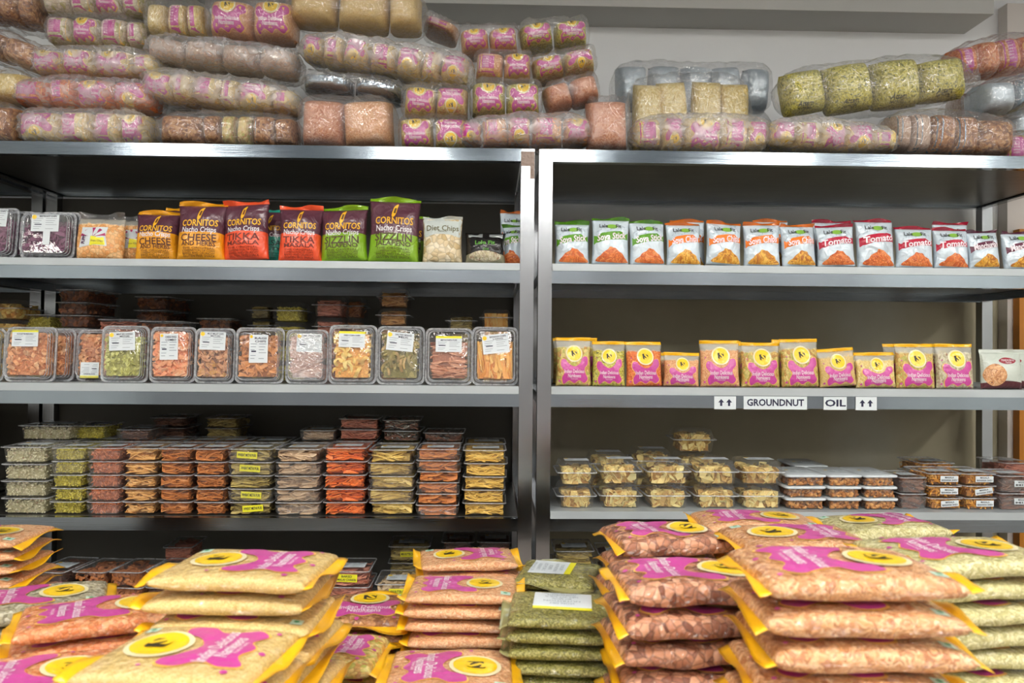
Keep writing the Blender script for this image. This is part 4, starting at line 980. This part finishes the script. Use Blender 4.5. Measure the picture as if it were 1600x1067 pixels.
# ------------------------------------------------------------ right lower shelf
GR = 'dome-lidded tubs of yellow crisps'
for i, (a, b, h, where) in enumerate([(869, 931, .073, 'beside the rack post'), (937, 1004, .076, 'second from the rack post'), (1010, 1079, .076, 'left of the tub standing on top'), (1086, 1155, .076, 'under the tub standing on top'), (1159, 1228, .076, 'beside the white-lidded tubs')]):
    stack(a, b, 797, 2, h, .035, Z4R, 'crisp', 'dome-lidded tub of pale yellow crisps', where, lidk='dome', group=GR, d=.16, fill=.80)
    if i in (1, 2, 3):
        xa, _ = W(a, 797, .035); xb, _ = W(b, 797, .035)
        for k, t in enumerate(stack(a, b, 797, 2, h+(.006 if i == 2 else 0), .215, Z4R, 'crisp', 'x', where, lidk='dome', group=GR, d=.16, wx=xb-xa)):
            t.location.x = (xa+xb)/2-.012; t['label'] = 'dome-lidded crisps tub, %s, back stack %s' % (('bottom', 'top')[k], where)
lone(1054, 1120, 712, .19, Z4R+2*.0766+.007, .078, 'crisp', 'dome-lidded tub of pale crisps standing alone on the back stacks', lidk='dome', jit=0, toplabel=False, d=.15)
GN = 'white-lidded tubs of nuts'
for (a, b, where) in [(1229, 1293, 'beside the yellow crisps'), (1295, 1349, 'in the middle of its three'), (1351, 1405, 'beside the wrapped tubs')]:
    stack(a, b, 797, 3, .0365, .03, Z4R, 'nuts', 'white-lidded tub of nuts', where, lidk='white', group=GN, jit=.001, d=.19)
stack(1243, 1296, 790, 3, .0365, .235, Z4R, 'nuts', 'white-lidded tub of nuts', 'behind the leftmost nut stack', lidk='white', group=GN, jit=.001, d=.19)
stack(1408, 1451, 797, 2, .052, .04, Z4R, 'seeds', 'cling-wrapped tub of brown slices', 'right of the nuts', wrap=(0, 1), d=.16)
def mas(lev): return (('MASALA', 'BANANA SHEV'), .058, .019, (.012, .012, .010)[lev], .020, PAPER, (0, 0, .06)[lev])
def mas2(lev): return (('MASALA', 'BANANA SHEV'), .058, .019, (.014, .010, .012)[lev], .020, PAPER, (0, .14, 0)[lev])
stack(1452, 1506, 797, 3, .0385, .035, Z4R, 'sticksg', 'white-labelled tub of golden sticks', 'left of its twin', front=mas, d=.17)
stack(1508, 1560, 797, 3, .0385, .035, Z4R, 'sticksg', 'white-labelled tub of golden sticks', 'right of its twin', front=mas2, d=.17)
stack(1440, 1496, 790, 3, .041, .225, Z4R, 'sticksg', 'tub of golden sticks', 'behind the white-labelled ones', d=.17)
stack(1562, 1622, 797, 2, .056, .035, Z4R, 'seeds', 'tub of brown rounds with white label', 'at the right picture edge', front=(('MASALA', 'MIX'), .05, .02, .01, .028, PAPER, 0), wrap=(0, 1), d=.16)
stack(1568, 1618, 790, 2, .064, .225, Z4R, 'pinkcr', 'dim tub of reddish crackers', 'behind the one at the right picture edge', d=.16)

# ------------------------------------------------------------ bottom shelf, in the shade behind the packs
GZ = 'tubs on the bottom shelf of the left rack'
def bot(px0, px1, pyt, n, key, what, where, h=.05, Y=.04, yaw=0, **kw):
    _, zt = W((px0+px1)/2, pyt, Y); n = max(1, round((zt-Z5)/h)); hh = round((zt-Z5)/n-.0006, 5)
    for t in stack(px0, px1, pyt, n, hh, Y, Z5, key, what, where, group=GZ, yaw=yaw, jit=.002, **kw): pass
bot(42, 100, 893, 0, 'seeds', 'tub of flat brown biscuits', 'with a small cream top label, far left', yaw=-8, d=.19)
bot(108, 166, 893, 0, 'chakli', 'tub of brown spiral snacks', 'left of its look-alike', toplabel=False, yaw=-6)
bot(167, 222, 893, 0, 'chakli', 'tub of brown spiral snacks', 'right of its look-alike', toplabel=False, yaw=-6)
bot(224, 282, 893, 0, 'seeds', 'dark-lidded tub', 'with a big white label, beside the yellow stack', yaw=-6)
bot(253, 300, 854, 0, 'pinkcr', 'dim wrapped tub', 'far back left of the yellow packs', Y=.30, toplabel=False)
bot(430, 504, 884, 0, 'seeds', 'dark tub', 'behind the yellow seals', Y=.06)
def malai(lev): return (('BAKED', 'MALAI CHAKRI'), .066, .024, 0, .026, YPAPER, -.03) if lev == 0 else None
def bch(lev): return (('MINI BUTTER CHAKRI',), .068, .020, .012, .026, YPAPER, 0) if lev == 1 else None
bot(506, 578, 892, 0, 'pinkcr', 'tub', 'under the MALAI CHAKRI label', front=malai)
bot(584, 656, 912, 0, 'coil', 'tub of pale coils', 'under the MINI BUTTER CHAKRI label', front=lambda lev: (('MINI BUTTER CHAKRI',), .068, .020, .008, .026, YPAPER, 0) if lev == 0 else None)
bot(606, 672, 853, 0, 'olive', 'dim tub of green pieces', 'far back behind the pale coils', Y=.27, front=lambda lev: (('MINI BUTTER CHAKRI',), .060, .018, 0, .026, YPAPER, 0) if lev == 0 else None)
bot(690, 742, 846, 0, 'seeds', 'dark tub', 'far back behind the orange packs', Y=.34)
bot(745, 800, 846, 0, 'seeds', 'dark tub', 'far back beside the rack post', Y=.34)
bot(866, 930, 860, 0, 'olive', 'dark tub', 'on the right rack, behind the green packs', Y=.1)
bot(935, 1000, 866, 0, 'seeds', 'dark tub', 'on the right rack, behind the cube packs', Y=.1)

# ------------------------------------------------------------ big clear sacks of packets on top of the racks
def log_film(L, H, D, seed, k0=8, k1=8, tail0=0, tail1=0, amp=.010, n=44):
    mb = MB(); loops = []; nr = 30
    ts = [-1-tail0, -1-tail0*.5]*(tail0 > 0)+[-1+2*i/n for i in range(n+1)]+[1+tail1*.5, 1+tail1]*(tail1 > 0)
    for t in ts:
        k = k0 if t < 0 else k1; tl = tail0 if t < 0 else tail1; a = abs(t)
        if a <= 1: s = max(.03, (1-a**k))**.42
        else: s = .10
        s = max(s, .10 if tl else .22)
        flat = 1 if a <= 1 else (1+(a-1)/max(tl, 1e-3)*2.2)
        lp = []
        for j in range(nr):
            b = 2*math.pi*j/nr; cb, sb = math.cos(b), math.sin(b); e = .60
            y = D/2*math.copysign(abs(cb)**e, cb)*s; z = H/2*math.copysign(abs(sb)**e, sb)*s*flat
            if a > 1: y *= .35
            fold = 1+(.10*math.sin(j*2.1+seed)*(a**4) if a <= 1 else 0)
            nz = noise.noise(Vector((t*3.2+seed, b*1.4, seed*.7)))*amp+(.35-abs(noise.noise(Vector((t*11+seed+cb*2, cb*2.5, sb*2.5)))))*amp*1.5+amp*.35
            lp.append((t*L/2, y*fold+nz*cb, z*fold+nz*sb))
        loops.append(lp)
    mb.rings(loops); return mb
def mk_packet_obj(parent, key, w, h, t, mat, prt, seed, M, flip=False):
    k = (key, round(w, 3), round(h, 3), round(t, 3), prt)
    if k not in PM:
        P = Pillow(w, h, t, seed, .003, 20, sag=0, pinch=.02, a=4, cc=.42); lst = [('packet', P.body(14, 14).mesh('packet', mat, True))]; s = P.surf()
        if prt == 'pink':
            a, b, d = print_pink(P, 1, lo=True, off=.0012, big=1.3)
            lst += [('print', a.mesh('print', [PINK, PEACH], True)), ('emblem', b.mesh('emblem', [DISC, RING, MARK], True)), ('lettering', d.mesh('lettering', WHITE))]
        elif prt == 'band':
            a = MB(); x0, x1 = -w*.44, w*.46
            patch(a, [(x0, h*.06), (x1*.5, h*.06), (x1*.5, h*.94), (x0, h*.94)], s, .0012, 0, .012)
            patch(a, [(x1*.62, h*.06), (x1*.9, h*.06), (x1*.9, h*.94), (x1*.62, h*.94)], s, .0012, 1, .012)
            lst.append(('print', a.mesh('print', [PINK, PEACH], True)))
            d = MB()
            for q in range(7): letter(d, 'INGREDIENTS SALT' if q % 2 else 'NUTRITION', .008, -w*.14, h*(.84-.09*q), s, .0024, fit=w*.22)
            lst.append(('lettering', d.mesh('lettering', WHITE)))
        elif prt == 'foilband':
            a = MB(); patch(a, [(-w*.5+.002, h*.03), (-w*.16, h*.03), (-w*.16, h*.97), (-w*.5+.002, h*.97)], s, .0012, 0, .012)
            lst.append(('print', a.mesh('print', plain('blue_silver', c(160, 186, 206), .2, metal=.7, bump=1, bscale=40), True)))
        elif prt == 'cook':
            a = MB(); letter(a, 'Attam', .02, -w*.12, h*.14, s, .0016, shear=.2, bold=.01); letter(a, 'NAMKEEN', .010, -w*.12, h*.06, s, .0016); lst.append(('lettering', a.mesh('lettering', INK)))
        PM[k] = lst
    lst = PM[k]; b = ob('packet', lst[0][1], parent, M @ Matrix.Rotation(R(random.Random(seed*7).uniform(-4, 4)), 4, 'Y'))
    for nm, me in lst[1:]: ob(nm, me, b)
FOIL = plain('bare_foil', c(176, 192, 204), .16, metal=.85, bump=1.2, bscale=26)
def fmx(k): return FOIL if k == 'foil' else (plain('silver_blue_print', c(186, 200, 210), .35, metal=.3, coat=.4, bump=.8, bscale=30) if k == 'sblue' else fm(k, None, .4, .35))
def sack(px0, px1, py0, py1, rot, foodk, pattern, label, Y=.13, D=.23, fl=None, k0=8, k1=8, t0=0, t1=0, yaw=0, seed=None, base=None, inner=.90, group='clear sacks of snack packets on the rack tops', tilt=0, gaps=0.0):
    Yf = Y-D*.30; xa, za = W((px0+px1)/2, (py0+py1)/2, Yf); s = S(Yf)
    w = (px1-px0)*s; h = (py1-py0)*s; a = abs(R(rot))
    L = (w-h*math.sin(a)*.6)/math.cos(a)*(1); H = max(.04, h-L*math.sin(a)*.8) if a < .7 else h
    if base is not None:
        H = max(.05, W((px0+px1)/2, py0+(4 if a else 0), Yf)[1]-base-L*math.sin(a)*.5); za = base+H/2+L*math.sin(a)*.42+.002
    seed = seed if seed is not None else px0*.13+py0
    t = thing('snack_sack', label, 'sack of packets', (xa, Y, za), (R(tilt), R(rot), R(yaw)), group)
    Li = L/(1+.0*(t0+t1)); core = L*.90 if not (t0 or t1) else L*(.92-.25*(t0 > 0)*min(1, t0*2)-.25*(t1 > 0)*min(1, t1*2))
    Lf = L/(1+(t0+t1)/2); cxo = (t0-t1)/2*Lf/2
    n = len(pattern); tot = sum(p[1] for p in pattern); x = -Lf/2*.93
    for i, (ty, sh) in enumerate(pattern):
        pw = Lf*.93*sh/tot; u = (x+pw/2)/(Lf/2); k = k0 if u < 0 else k1
        sc = max(.3, (1-abs(u)**k)**.42); ph = H*.82*sc*inner/.9; pt_ = D*.79*(sc**.7)
        prt = {'F': 'pink', 'f': 'pink', 'E': 'band', 'N': None, 'B': 'foilband', 'C': 'cook'}[ty[0]]; fk = ty[1:] or foodk
        M = Matrix.Translation((x+pw/2+cxo, 0, -ph/2))
        if ty[0] == 'f': M = Matrix.Translation((x+pw/2+cxo, 0, ph/2)) @ Matrix.Rotation(math.pi, 4, 'Y')
        mk_packet_obj(t, fk, pw*(.97-gaps), ph, pt_, fmx(fk), prt, int(seed)+i, M)
        x += pw
    m = log_film(Lf, H*.92, D*.94, seed, k0, k1, t0, t1)
    o = ob('sack_film', m.mesh('sack_film', fl or BAGF, True), t, Matrix.Translation((cxo, 0, 0)))
    if t0 or t1: pass
    if base is not None: pass
    return t
def pat(s): return [(q if len(q) > 1 else q, 1) for q in s.split()]
def patw(s): 
    out = []
    for q in s.split():
        a, b = q.split(':'); out.append((a, float(b)))
    return out
ZB = ZT+.001
# --- left rack, bottom layer (front)
sack(-60, 24, 158, 222, 0, 'brown', pat('N N'), 'sack of reddish brown packets on the rack top, cut by the left edge', Y=.13, base=ZB)
sack(20, 232, 167, 223, 0, 'yellow', patw('f:1.3 E:1 E:.9 F:.8'), 'milky sack with pink packets, bottom left of the pile', Y=.13, fl=BAGM, k0=4, k1=6, base=ZB)
sack(226, 466, 173, 224, 0, 'brown', patw('Nbrown:1.6 Bbrown:.6 Bmix:.5 Bmix:.5 Bbrown:.8 Nbrown:.7'), 'clear sack of brown packets with blue foil edges, bottom row', Y=.13, k0=5, k1=6, t0=.10, base=ZB)
sack(462, 620, 146, 227, 0, 'puff', patw('Nblock:1 Npeach:1.2'), 'clear sack of light brown puffed snack, bottom row beside the pink blocks', Y=.12, k0=7, k1=6, base=ZB)
sack(620, 735, 178, 228, 0, 'mix', pat('F f'), 'clear sack of two pink packets, bottom row, under its look-alike', Y=.12, k0=9, k1=9, base=ZB)
sack(712, 930, 172, 231, -2, 'peach', patw('f:.8 E:1 f:.9 E:1.2 F:1'), 'milky sack of pink and yellow packets bridging the gap between the racks', Y=.08, fl=BAGM, k0=2.6, k1=5, base=ZB+.002)
sack(915, 987, 147, 236, 0, 'block', pat('Nblock'), 'upright sack of reddish brown crumbs, sagging over the right rack edge', Y=.09, D=.17, k0=7, k1=7, base=ZB)
# --- left rack, second layer
sack(-75, 42, 106, 158, 0, 'yellow', pat('E N'), 'sack of pale packets on the second layer, cut by the left edge', Y=.15)
sack(2, 240, 115, 170, 1, 'orange', patw('Eorange:1.2 E:.8 F:1.1 f:1.2'), 'milky sack of pink packets with yellow seals, second layer, far left', Y=.14, fl=BAGM, k0=2.4, k1=5, t0=.06)
sack(210, 468, 104, 176, 6, 'yellow', patw('F:1.1 E:.7 E:1 E:.6 f:1.2 E:.8'), 'large milky sack of pink packets sloping down to the right, second layer', Y=.14, fl=BAGM, k0=6, k1=3.2)
sack(463, 636, 110, 150, 5, 'foil', pat('Nfoil Nfoil'), 'sack of bare silver foil packets, under the big pink sloping sack', Y=.16, k0=7, k1=5)
sack(624, 736, 129, 181, 0, 'mix', pat('F f'), 'clear sack of two pink packets, second layer, above its look-alike', Y=.12, k0=9, k1=9)
sack(732, 850, 121, 180, 0, 'ygreen', pat('Fygreen Fygreen'), 'clear sack of two yellow-green packets with upright emblems', Y=.13, k0=9, k1=9)
sack(844, 944, 108, 174, -16, 'block', pat('Nblock Nblock'), 'tilted sack of orange-brown crumbs leaning over the pink sack', Y=.14, k0=6, k1=6)
# --- third layer
sack(-70, 72, 30, 108, 18, 'brown', patw('Nbrown:1 Nbrown:1'), 'sack of brown chunks on the third layer, tilted at the left edge', Y=.16, k1=6)
sack(40, 250, 70, 120, 1, 'yellow', patw('F:1 F:1 F:1.2 E:.8'), 'milky sack with three upright emblems, third layer, left', Y=.16, fl=BAGM, k0=4, k1=4)
sack(218, 468, 52, 113, 5, 'noodle', pat('Nnoodle Nnoodle Nnoodle Nnoodle'), 'milky sack of four beige noodle packets, third layer', Y=.15, fl=BAGM, k0=6, k1=9, inner=.86)
sack(452, 745, 44, 128, 8, 'yellow', patw('f:.8 E:.8 f:1 E:1 f:1 E:.7 f:1.1'), 'biggest milky sack of pink packets, tilted above the silver foil sack', Y=.13, D=.25, fl=BAGM, k0=4, k1=7, t0=.05)
sack(738, 835, 76, 124, 0, 'peach', pat('Epeach F'), 'small clear sack of packets, third layer, right of the biggest sack', Y=.15, k0=9, k1=9)
sack(826, 938, 68, 124, -12, 'mix', pat('Fmix fmix'), 'small clear sack tilted up, third layer, right end of the left rack', Y=.15, k0=9, k1=9)
# --- fourth layer and up
sack(64, 230, 18, 74, 2, 'popcorn', patw('Epopcorn:1 F:1 Epopcorn:1 E:.7'), 'clear sack of popcorn and pink packets, upper left', Y=.17, k0=5, k1=5)
sack(225, 322, -2, 58, 0, 'yellow', patw('Nyellow:1 Eyellow:1 Eyellow:.9'), 'clear sack of yellow packets seen edge on, under the top', Y=.18, k0=9, k1=9)
sack(318, 462, -8, 60, 0, 'peach', pat('F F'), 'clear sack of two large pink packets with emblems at the picture top', Y=.17, k0=9, k1=9)
sack(440, 668, -30, 46, 3, 'rice', patw('Nsev:1 Nsev:1.1 Nsev:.7'), 'big clear sack of pale yellow noodles lying on the biggest sack', Y=.17, k0=4, k1=6)
sack(715, 815, 36, 82, -3, 'peach', pat('F F'), 'small clear sack of two pink packets, top left one of four at the end', Y=.17, k0=9, k1=9)
sack(808, 925, 24, 74, -5, 'ygreen', pat('Fygreen Fygreen'), 'small clear sack of yellow and pink packets, topmost at the right end', Y=.17, k0=9, k1=9)
sack(60, 226, -34, 24, 0, 'popcorn', patw('Npopcorn:1 E:.9 F:1 E:.8'), 'clear sack of pink packets cut by the picture top, upper left', Y=.18, k0=6, k1=6)
sack(-60, 62, -30, 36, 8, 'brown', patw('Bbrown:1 Bbrown:1 Nbrown:.7'), 'clear sack of foil and brown packets in the top left corner', Y=.18, k0=6, k1=6)
sack(655, 722, 18, 60, 22, 'peach', pat('E'), 'sack corner with pink packets sticking out behind the pale noodle sack', Y=.34, k0=9, k1=6)
# --- right rack
sack(986, 1212, 176, 238, 0, 'yellow', patw('E:.9 fyellow:.7 F:1.3 E:.9 f:.7'), 'milky sack of pink packets, bottom row, left one on the right rack', Y=.09, fl=BAGM, k0=4, k1=5, base=ZB)
sack(1196, 1418, 181, 242, 2, 'yellow', patw('f:1 E:.9 F:1 fyellow:1.1 Eyellow:1'), 'milky sack of pink packets tapering to the right, beside the brown foil sack', Y=.08, fl=BAGM, k0=6, k1=2.3, base=ZB)
sack(1386, 1602, 166, 243, 2, 'brown', patw('Bnoodle:.8 Bnoodle:.8 Bbrown:1 Bbrown:1 Nbrown:1.6'), 'clear sack of brown packets with foil edges, right end of the right rack', Y=.14, k0=6, k1=3, base=ZB)
sack(955, 1215, 93, 160, 0, 'sblue', patw('Nsblue:1 Nsblue:1 Nsblue:1 Nsblue:1 Nsblue:.8'), 'clear sack of silver-blue packets standing behind the yellow noodle sack', Y=.47, D=.2, k0=9, k1=9, base=ZB+.243)
sack(1000, 1215, 167, 210, 0, 'sblue', patw('Nsblue:1 Nsblue:1 Nsblue:1 Nsblue:1'), 'clear sack of silver packets under the silver-blue ones at the back', Y=.47, D=.2, k0=9, k1=9, base=ZB)
sack(978, 1182, 104, 212, -2, 'yellow', pat('Nyellow Nyellow Nyellow Nyellow'), 'clear sack of four golden noodle packets behind the left pink sack', Y=.285, D=.14, k0=6, k1=5, inner=.88, base=ZB)
sack(1212, 1556, 70, 184, -6, 'ygreen', patw('Cygreen:.9 Cygreen:1 Cygreen:1 Cygreen:1'), 'large baggy clear sack of four yellow-green packets rising to the right', Y=.17, D=.20, k0=4, k1=3.2, inner=.96, gaps=.05, t1=.12)
sack(1484, 1640, 42, 128, -10, 'orange', patw('Eorange:1 Npebble:1 Epebble:1 F:1'), 'sack of orange and pink packets high at the right edge', Y=.34, k0=4, k1=8)
sack(1528, 1650, 108, 182, -8, 'foil', pat('Nsblue Nfoil'), 'silvery white sack under the orange one at the right edge', Y=.22, k0=3, k1=8)
sack(1560, 1660, 196, 243, -4, 'mix', pat('E E'), 'sack corner with plum and yellow packets, lowest at the right edge', Y=.24, k0=3, k1=8, base=ZB)
sack(1490, 1660, 128, 196, 0, 'noodle', pat('Nnoodle Nsblue'), 'dim sack between the orange sack and the plum corner, far back right', Y=.46, k0=8, k1=8, base=ZB+.05)

# ------------------------------------------------------------ display table with flat packs in front
TZ = ZC-.665
tb = thing('display_table', 'low display table under the stacks of flat packs', 'table', (.15, -1.02, 0))
ob('table_top', MB().box(-1.85, 1.35, -.46, .60, TZ-.03, TZ).mesh('table_top', plain('table_laminate', c(150, 140, 128), .45)), tb)
for x in (-1.78, 1.28):
    for y in (-.40, .54): ob('leg', MB().box(x-.025, x+.025, y-.025, y+.025, 0, TZ-.03).mesh('leg', STEEL_V), tb)
GP = 'flat packs on the display table'
def fpack_meshes(key, L, Wd, T, mat, seed, prt, lump):
    k = ('fp', key, L, Wd, T, prt, seed)
    if k in PM: return PM[k]
    P = Pillow(Wd, L, T, seed, lump, 14, sag=.10, pinch=.04, a=3.4, au=7, cc=.33, bend=0); lst = [('body', P.body(28, 34).mesh('fbody', mat, True))]; s = P.surf()
    if prt == 'pink':
        a, b, d = print_pink(P, 1, off=.0014)
        lst += [('print', a.mesh('print', [PINK, PEACH], True)), ('emblem', b.mesh('emblem', [DISC, RING, MARK], True)), ('lettering', d.mesh('lettering', WHITE))]
        g = MB(); patch(g, [(Wd*.34+p, L*.90+q) for p, q in ((-.010, -.010), (.010, -.010), (.010, .010), (-.010, .010))], s, .0014, 0, .01); patch(g, [(Wd*.34+p, L*.90+q) for p, q in circ(.0045, 12)], s, .0022, 1, .01)
        lst.append(('green_dot_mark', g.mesh('mark', [plain('mark_pale', c(186, 214, 196), .4), plain('mark_green', c(40, 140, 90), .4)])))
    elif prt == 'label':
        a = MB(); patch(a, [(-Wd*.36, L*.26), (Wd*.10, L*.24), (Wd*.12, L*.84), (-Wd*.34, L*.86)], s, .0014, 0, .02); patch(a, [(Wd*.10, L*.24), (Wd*.18, L*.24), (Wd*.20, L*.84), (Wd*.12, L*.84)], s, .0014, 1, .02)
        for q in range(6): letter(a, ['GREEN MUNG SEV', 'INGREDIENTS', 'NET WT 500 G', 'BEST BEFORE', 'NUTRITION', 'STORE DRY'][q], .011, -Wd*.32+q*.013, L*.54, s, .0024, 2, rot=-math.pi/2, fit=L*(.42, .3, .34, .2, .38, .26)[q])
        lst.append(('sticker', a.mesh('sticker', [PAPER, YPAPER, GREY_INK])))
    if prt != 'label' or True:
        mt = SEAL if prt != 'label' else plain('green_seal', c(150, 146, 96), .25, coat=.7)
        lst += [('seal', P.fin(True, .019, .006, seed).mesh('seal', mt, True)), ('seal', P.fin(False, .017, .006, seed+1).mesh('seal', mt, True))]
    PM[k] = lst; return lst
FLAT = Matrix.Rotation(-math.pi/2, 4, 'X')     # face up, top end away
def fstack(px, py, Y, L, Wd, T, rz, fk, what, where, prt='pink', nmax=None, n=None, jitter=.012, lump=.003, seed=0, tilt=(0, 0), flips=(), steps=None):
    """stack of flat packs whose topmost face is centred at (px, py)"""
    X, Zc = W(px, py, Y); pitch = T*.86
    n = n or max(1, round((Zc-TZ)/pitch)); pitch = (Zc-TZ-.002)/n; r = random.Random(seed*31+int(px)); Tt = pitch-lump*.9-.0035
    mat = fm(fk, None, 1.0, .9)
    for k in range(n):          # from the top down
        z = TZ+.001+pitch*(n-1-k)
        nm = ordn(n, k)
        lab = '%s, %s, %s' % (what, nm, where) if n > 1 else '%s %s' % (what, where)
        dx, dy, dr = (0, 0, 0) if k == 0 else (r.uniform(-jitter, jitter), r.uniform(-jitter, jitter), r.uniform(-4, 4))
        t = thing('snack_pack', lab, 'snack pack', (X+dx, Y+dy, z+pitch/2), (0, 0, R(rz+dr+(180 if k in flips else 0))), GP)
        Mx = FLAT @ Matrix.Translation((0, 0, -L/2))
        for nm_, me in fpack_meshes(fk, L, Wd, round(Tt, 4), mat, seed+(k % 3), prt, lump): ob(nm_, me, t, Mx)
    return n
def single(px, py, Y, L, Wd, T, rz, fk, lab, prt='pink', tilt=(0, 0), seed=0, lump=.003): 
    X, Zc = W(px, py, Y); t = thing('snack_pack', lab, 'snack pack', (X, Y, Zc-T/2), (R(tilt[0]), R(tilt[1]), R(rz)), GP); Mx = FLAT @ Matrix.Translation((0, 0, -L/2))
    for nm_, me in fpack_meshes(fk, L, Wd, T, fm(fk, None, .55, .9), seed, prt, lump): ob(nm_, me, t, Mx)
# right side, peach sticks
fstack(1312, 868, -1.35, .270, .20, .052, -90, 'sticks', 'pack of peach-coloured noodle sticks', 'nearest the lens, right of centre', seed=3, tilt=(4, 2), lump=.004)
fstack(1246, 828, -.96, .25, .20, .050, 92, 'sticks', 'pack of peach noodle sticks', 'just behind the nearest peach stack', seed=5, tilt=(3, 0))
fstack(1182, 803, -.72, .26, .18, .050, -92, 'peach', 'pack of fine peach noodles', 'farthest back of the peach packs', seed=6, tilt=(3, -2))
fstack(1372, 808, -.62, .26, .18, .050, 100, 'pale', 'pack of pale noodles', 'behind the green-yellow stack, at the arrow sign', seed=7, tilt=(4, 3))
fstack(1496, 850, -1.15, .27, .20, .046, -84, 'pale', 'pack of pale green-yellow noodles', 'at the right edge', seed=8, tilt=(3, 1), lump=.004)
# chunky cube packs
fstack(1084, 884, -1.13, .265, .195, .062, -88, 'cubes', 'pack of pinkish brown cubes', 'in front, left of the peach sticks', seed=9, lump=.006, tilt=(5, 1))
fstack(1040, 821, -.85, .232, .18, .060, -82, 'cubes', 'pack of pinkish brown cubes', 'behind, tipped up to the left', seed=10, lump=.006, tilt=(4, 0))
# green packs
fstack(872, 940, -.93, .19, .19, .036, -94, 'green', 'labelled green pack', 'between the orange and the cube packs', prt='label', seed=11, jitter=.006, lump=.002, tilt=(6, 0))
fstack(872, 886, -.68, .19, .18, .040, -12, 'green', 'labelled green pack', 'of greens standing farther back', prt='label', seed=12, jitter=.006, tilt=(5, -3))
# orange packs in the middle
fstack(724, 909, -.80, .225, .165, .034, -92, 'peach', 'pack of fine orange crumbs', 'in the centre of the table', seed=13, jitter=.008, tilt=(6, 0))
fstack(731, 863, -.57, .225, .16, .036, 96, 'peach', 'pack of orange crumbs', 'behind the centre stack', seed=14, tilt=(5, 0))
fstack(704, 1038, -1.06, .22, .20, .036, -90, 'peach', 'pack of orange crumbs', 'in front at the bottom centre', seed=15, jitter=.006, tilt=(7, 0))
fstack(520, 1004, -.93, .19, .165, .045, 84, 'mix', 'pack of brown mixture', 'between the yellow and the orange packs', seed=16, tilt=(5, 0))
fstack(574, 941, -.73, .20, .20, .042, 0, 'brown', 'pack of brown mixture', 'in front of the pale coil tub, yellow seals forward', seed=17, tilt=(5, 0))
# yellow sev packs
fstack(388, 872, -1.12, .26, .195, .046, 84, 'sev', 'pack of fine yellow noodles', 'tall, left of centre', seed=18, jitter=.012, tilt=(5, 1), flips=(2, 4))
fstack(300, 1006, -1.335, .245, .205, .05, 82, 'sev', 'pack of fine yellow noodles', 'nearest the lens, lower left', seed=19, tilt=(8, 0))
fstack(418, 962, -.80, .20, .17, .042, -84, 'sev', 'pack of fine yellow noodles', 'half hidden behind the tall yellow stack', seed=20, jitter=.02)
# left side
fstack(166, 944, -1.01, .28, .18, .045, -66, 'pebble', 'pack of orange pebbly snack', 'in the left half', seed=21, tilt=(4, 0))
fstack(54, 925, -.86, .26, .19, .05, -66, 'grey', 'pack of greyish mixture', 'left of the orange pebbly snack', seed=22, tilt=(3, 2))
fstack(56, 1044, -1.235, .25, .19, .05, -72, 'pebble', 'pack of orange snack', 'in the lower left corner', seed=23, tilt=(4, 0))
fstack(-34, 828, -.60, .26, .19, .034, -88, 'peach', 'pack of peach crumbs with yellow seal', 'cut by the left edge', seed=24, jitter=.02, tilt=(2, 0))
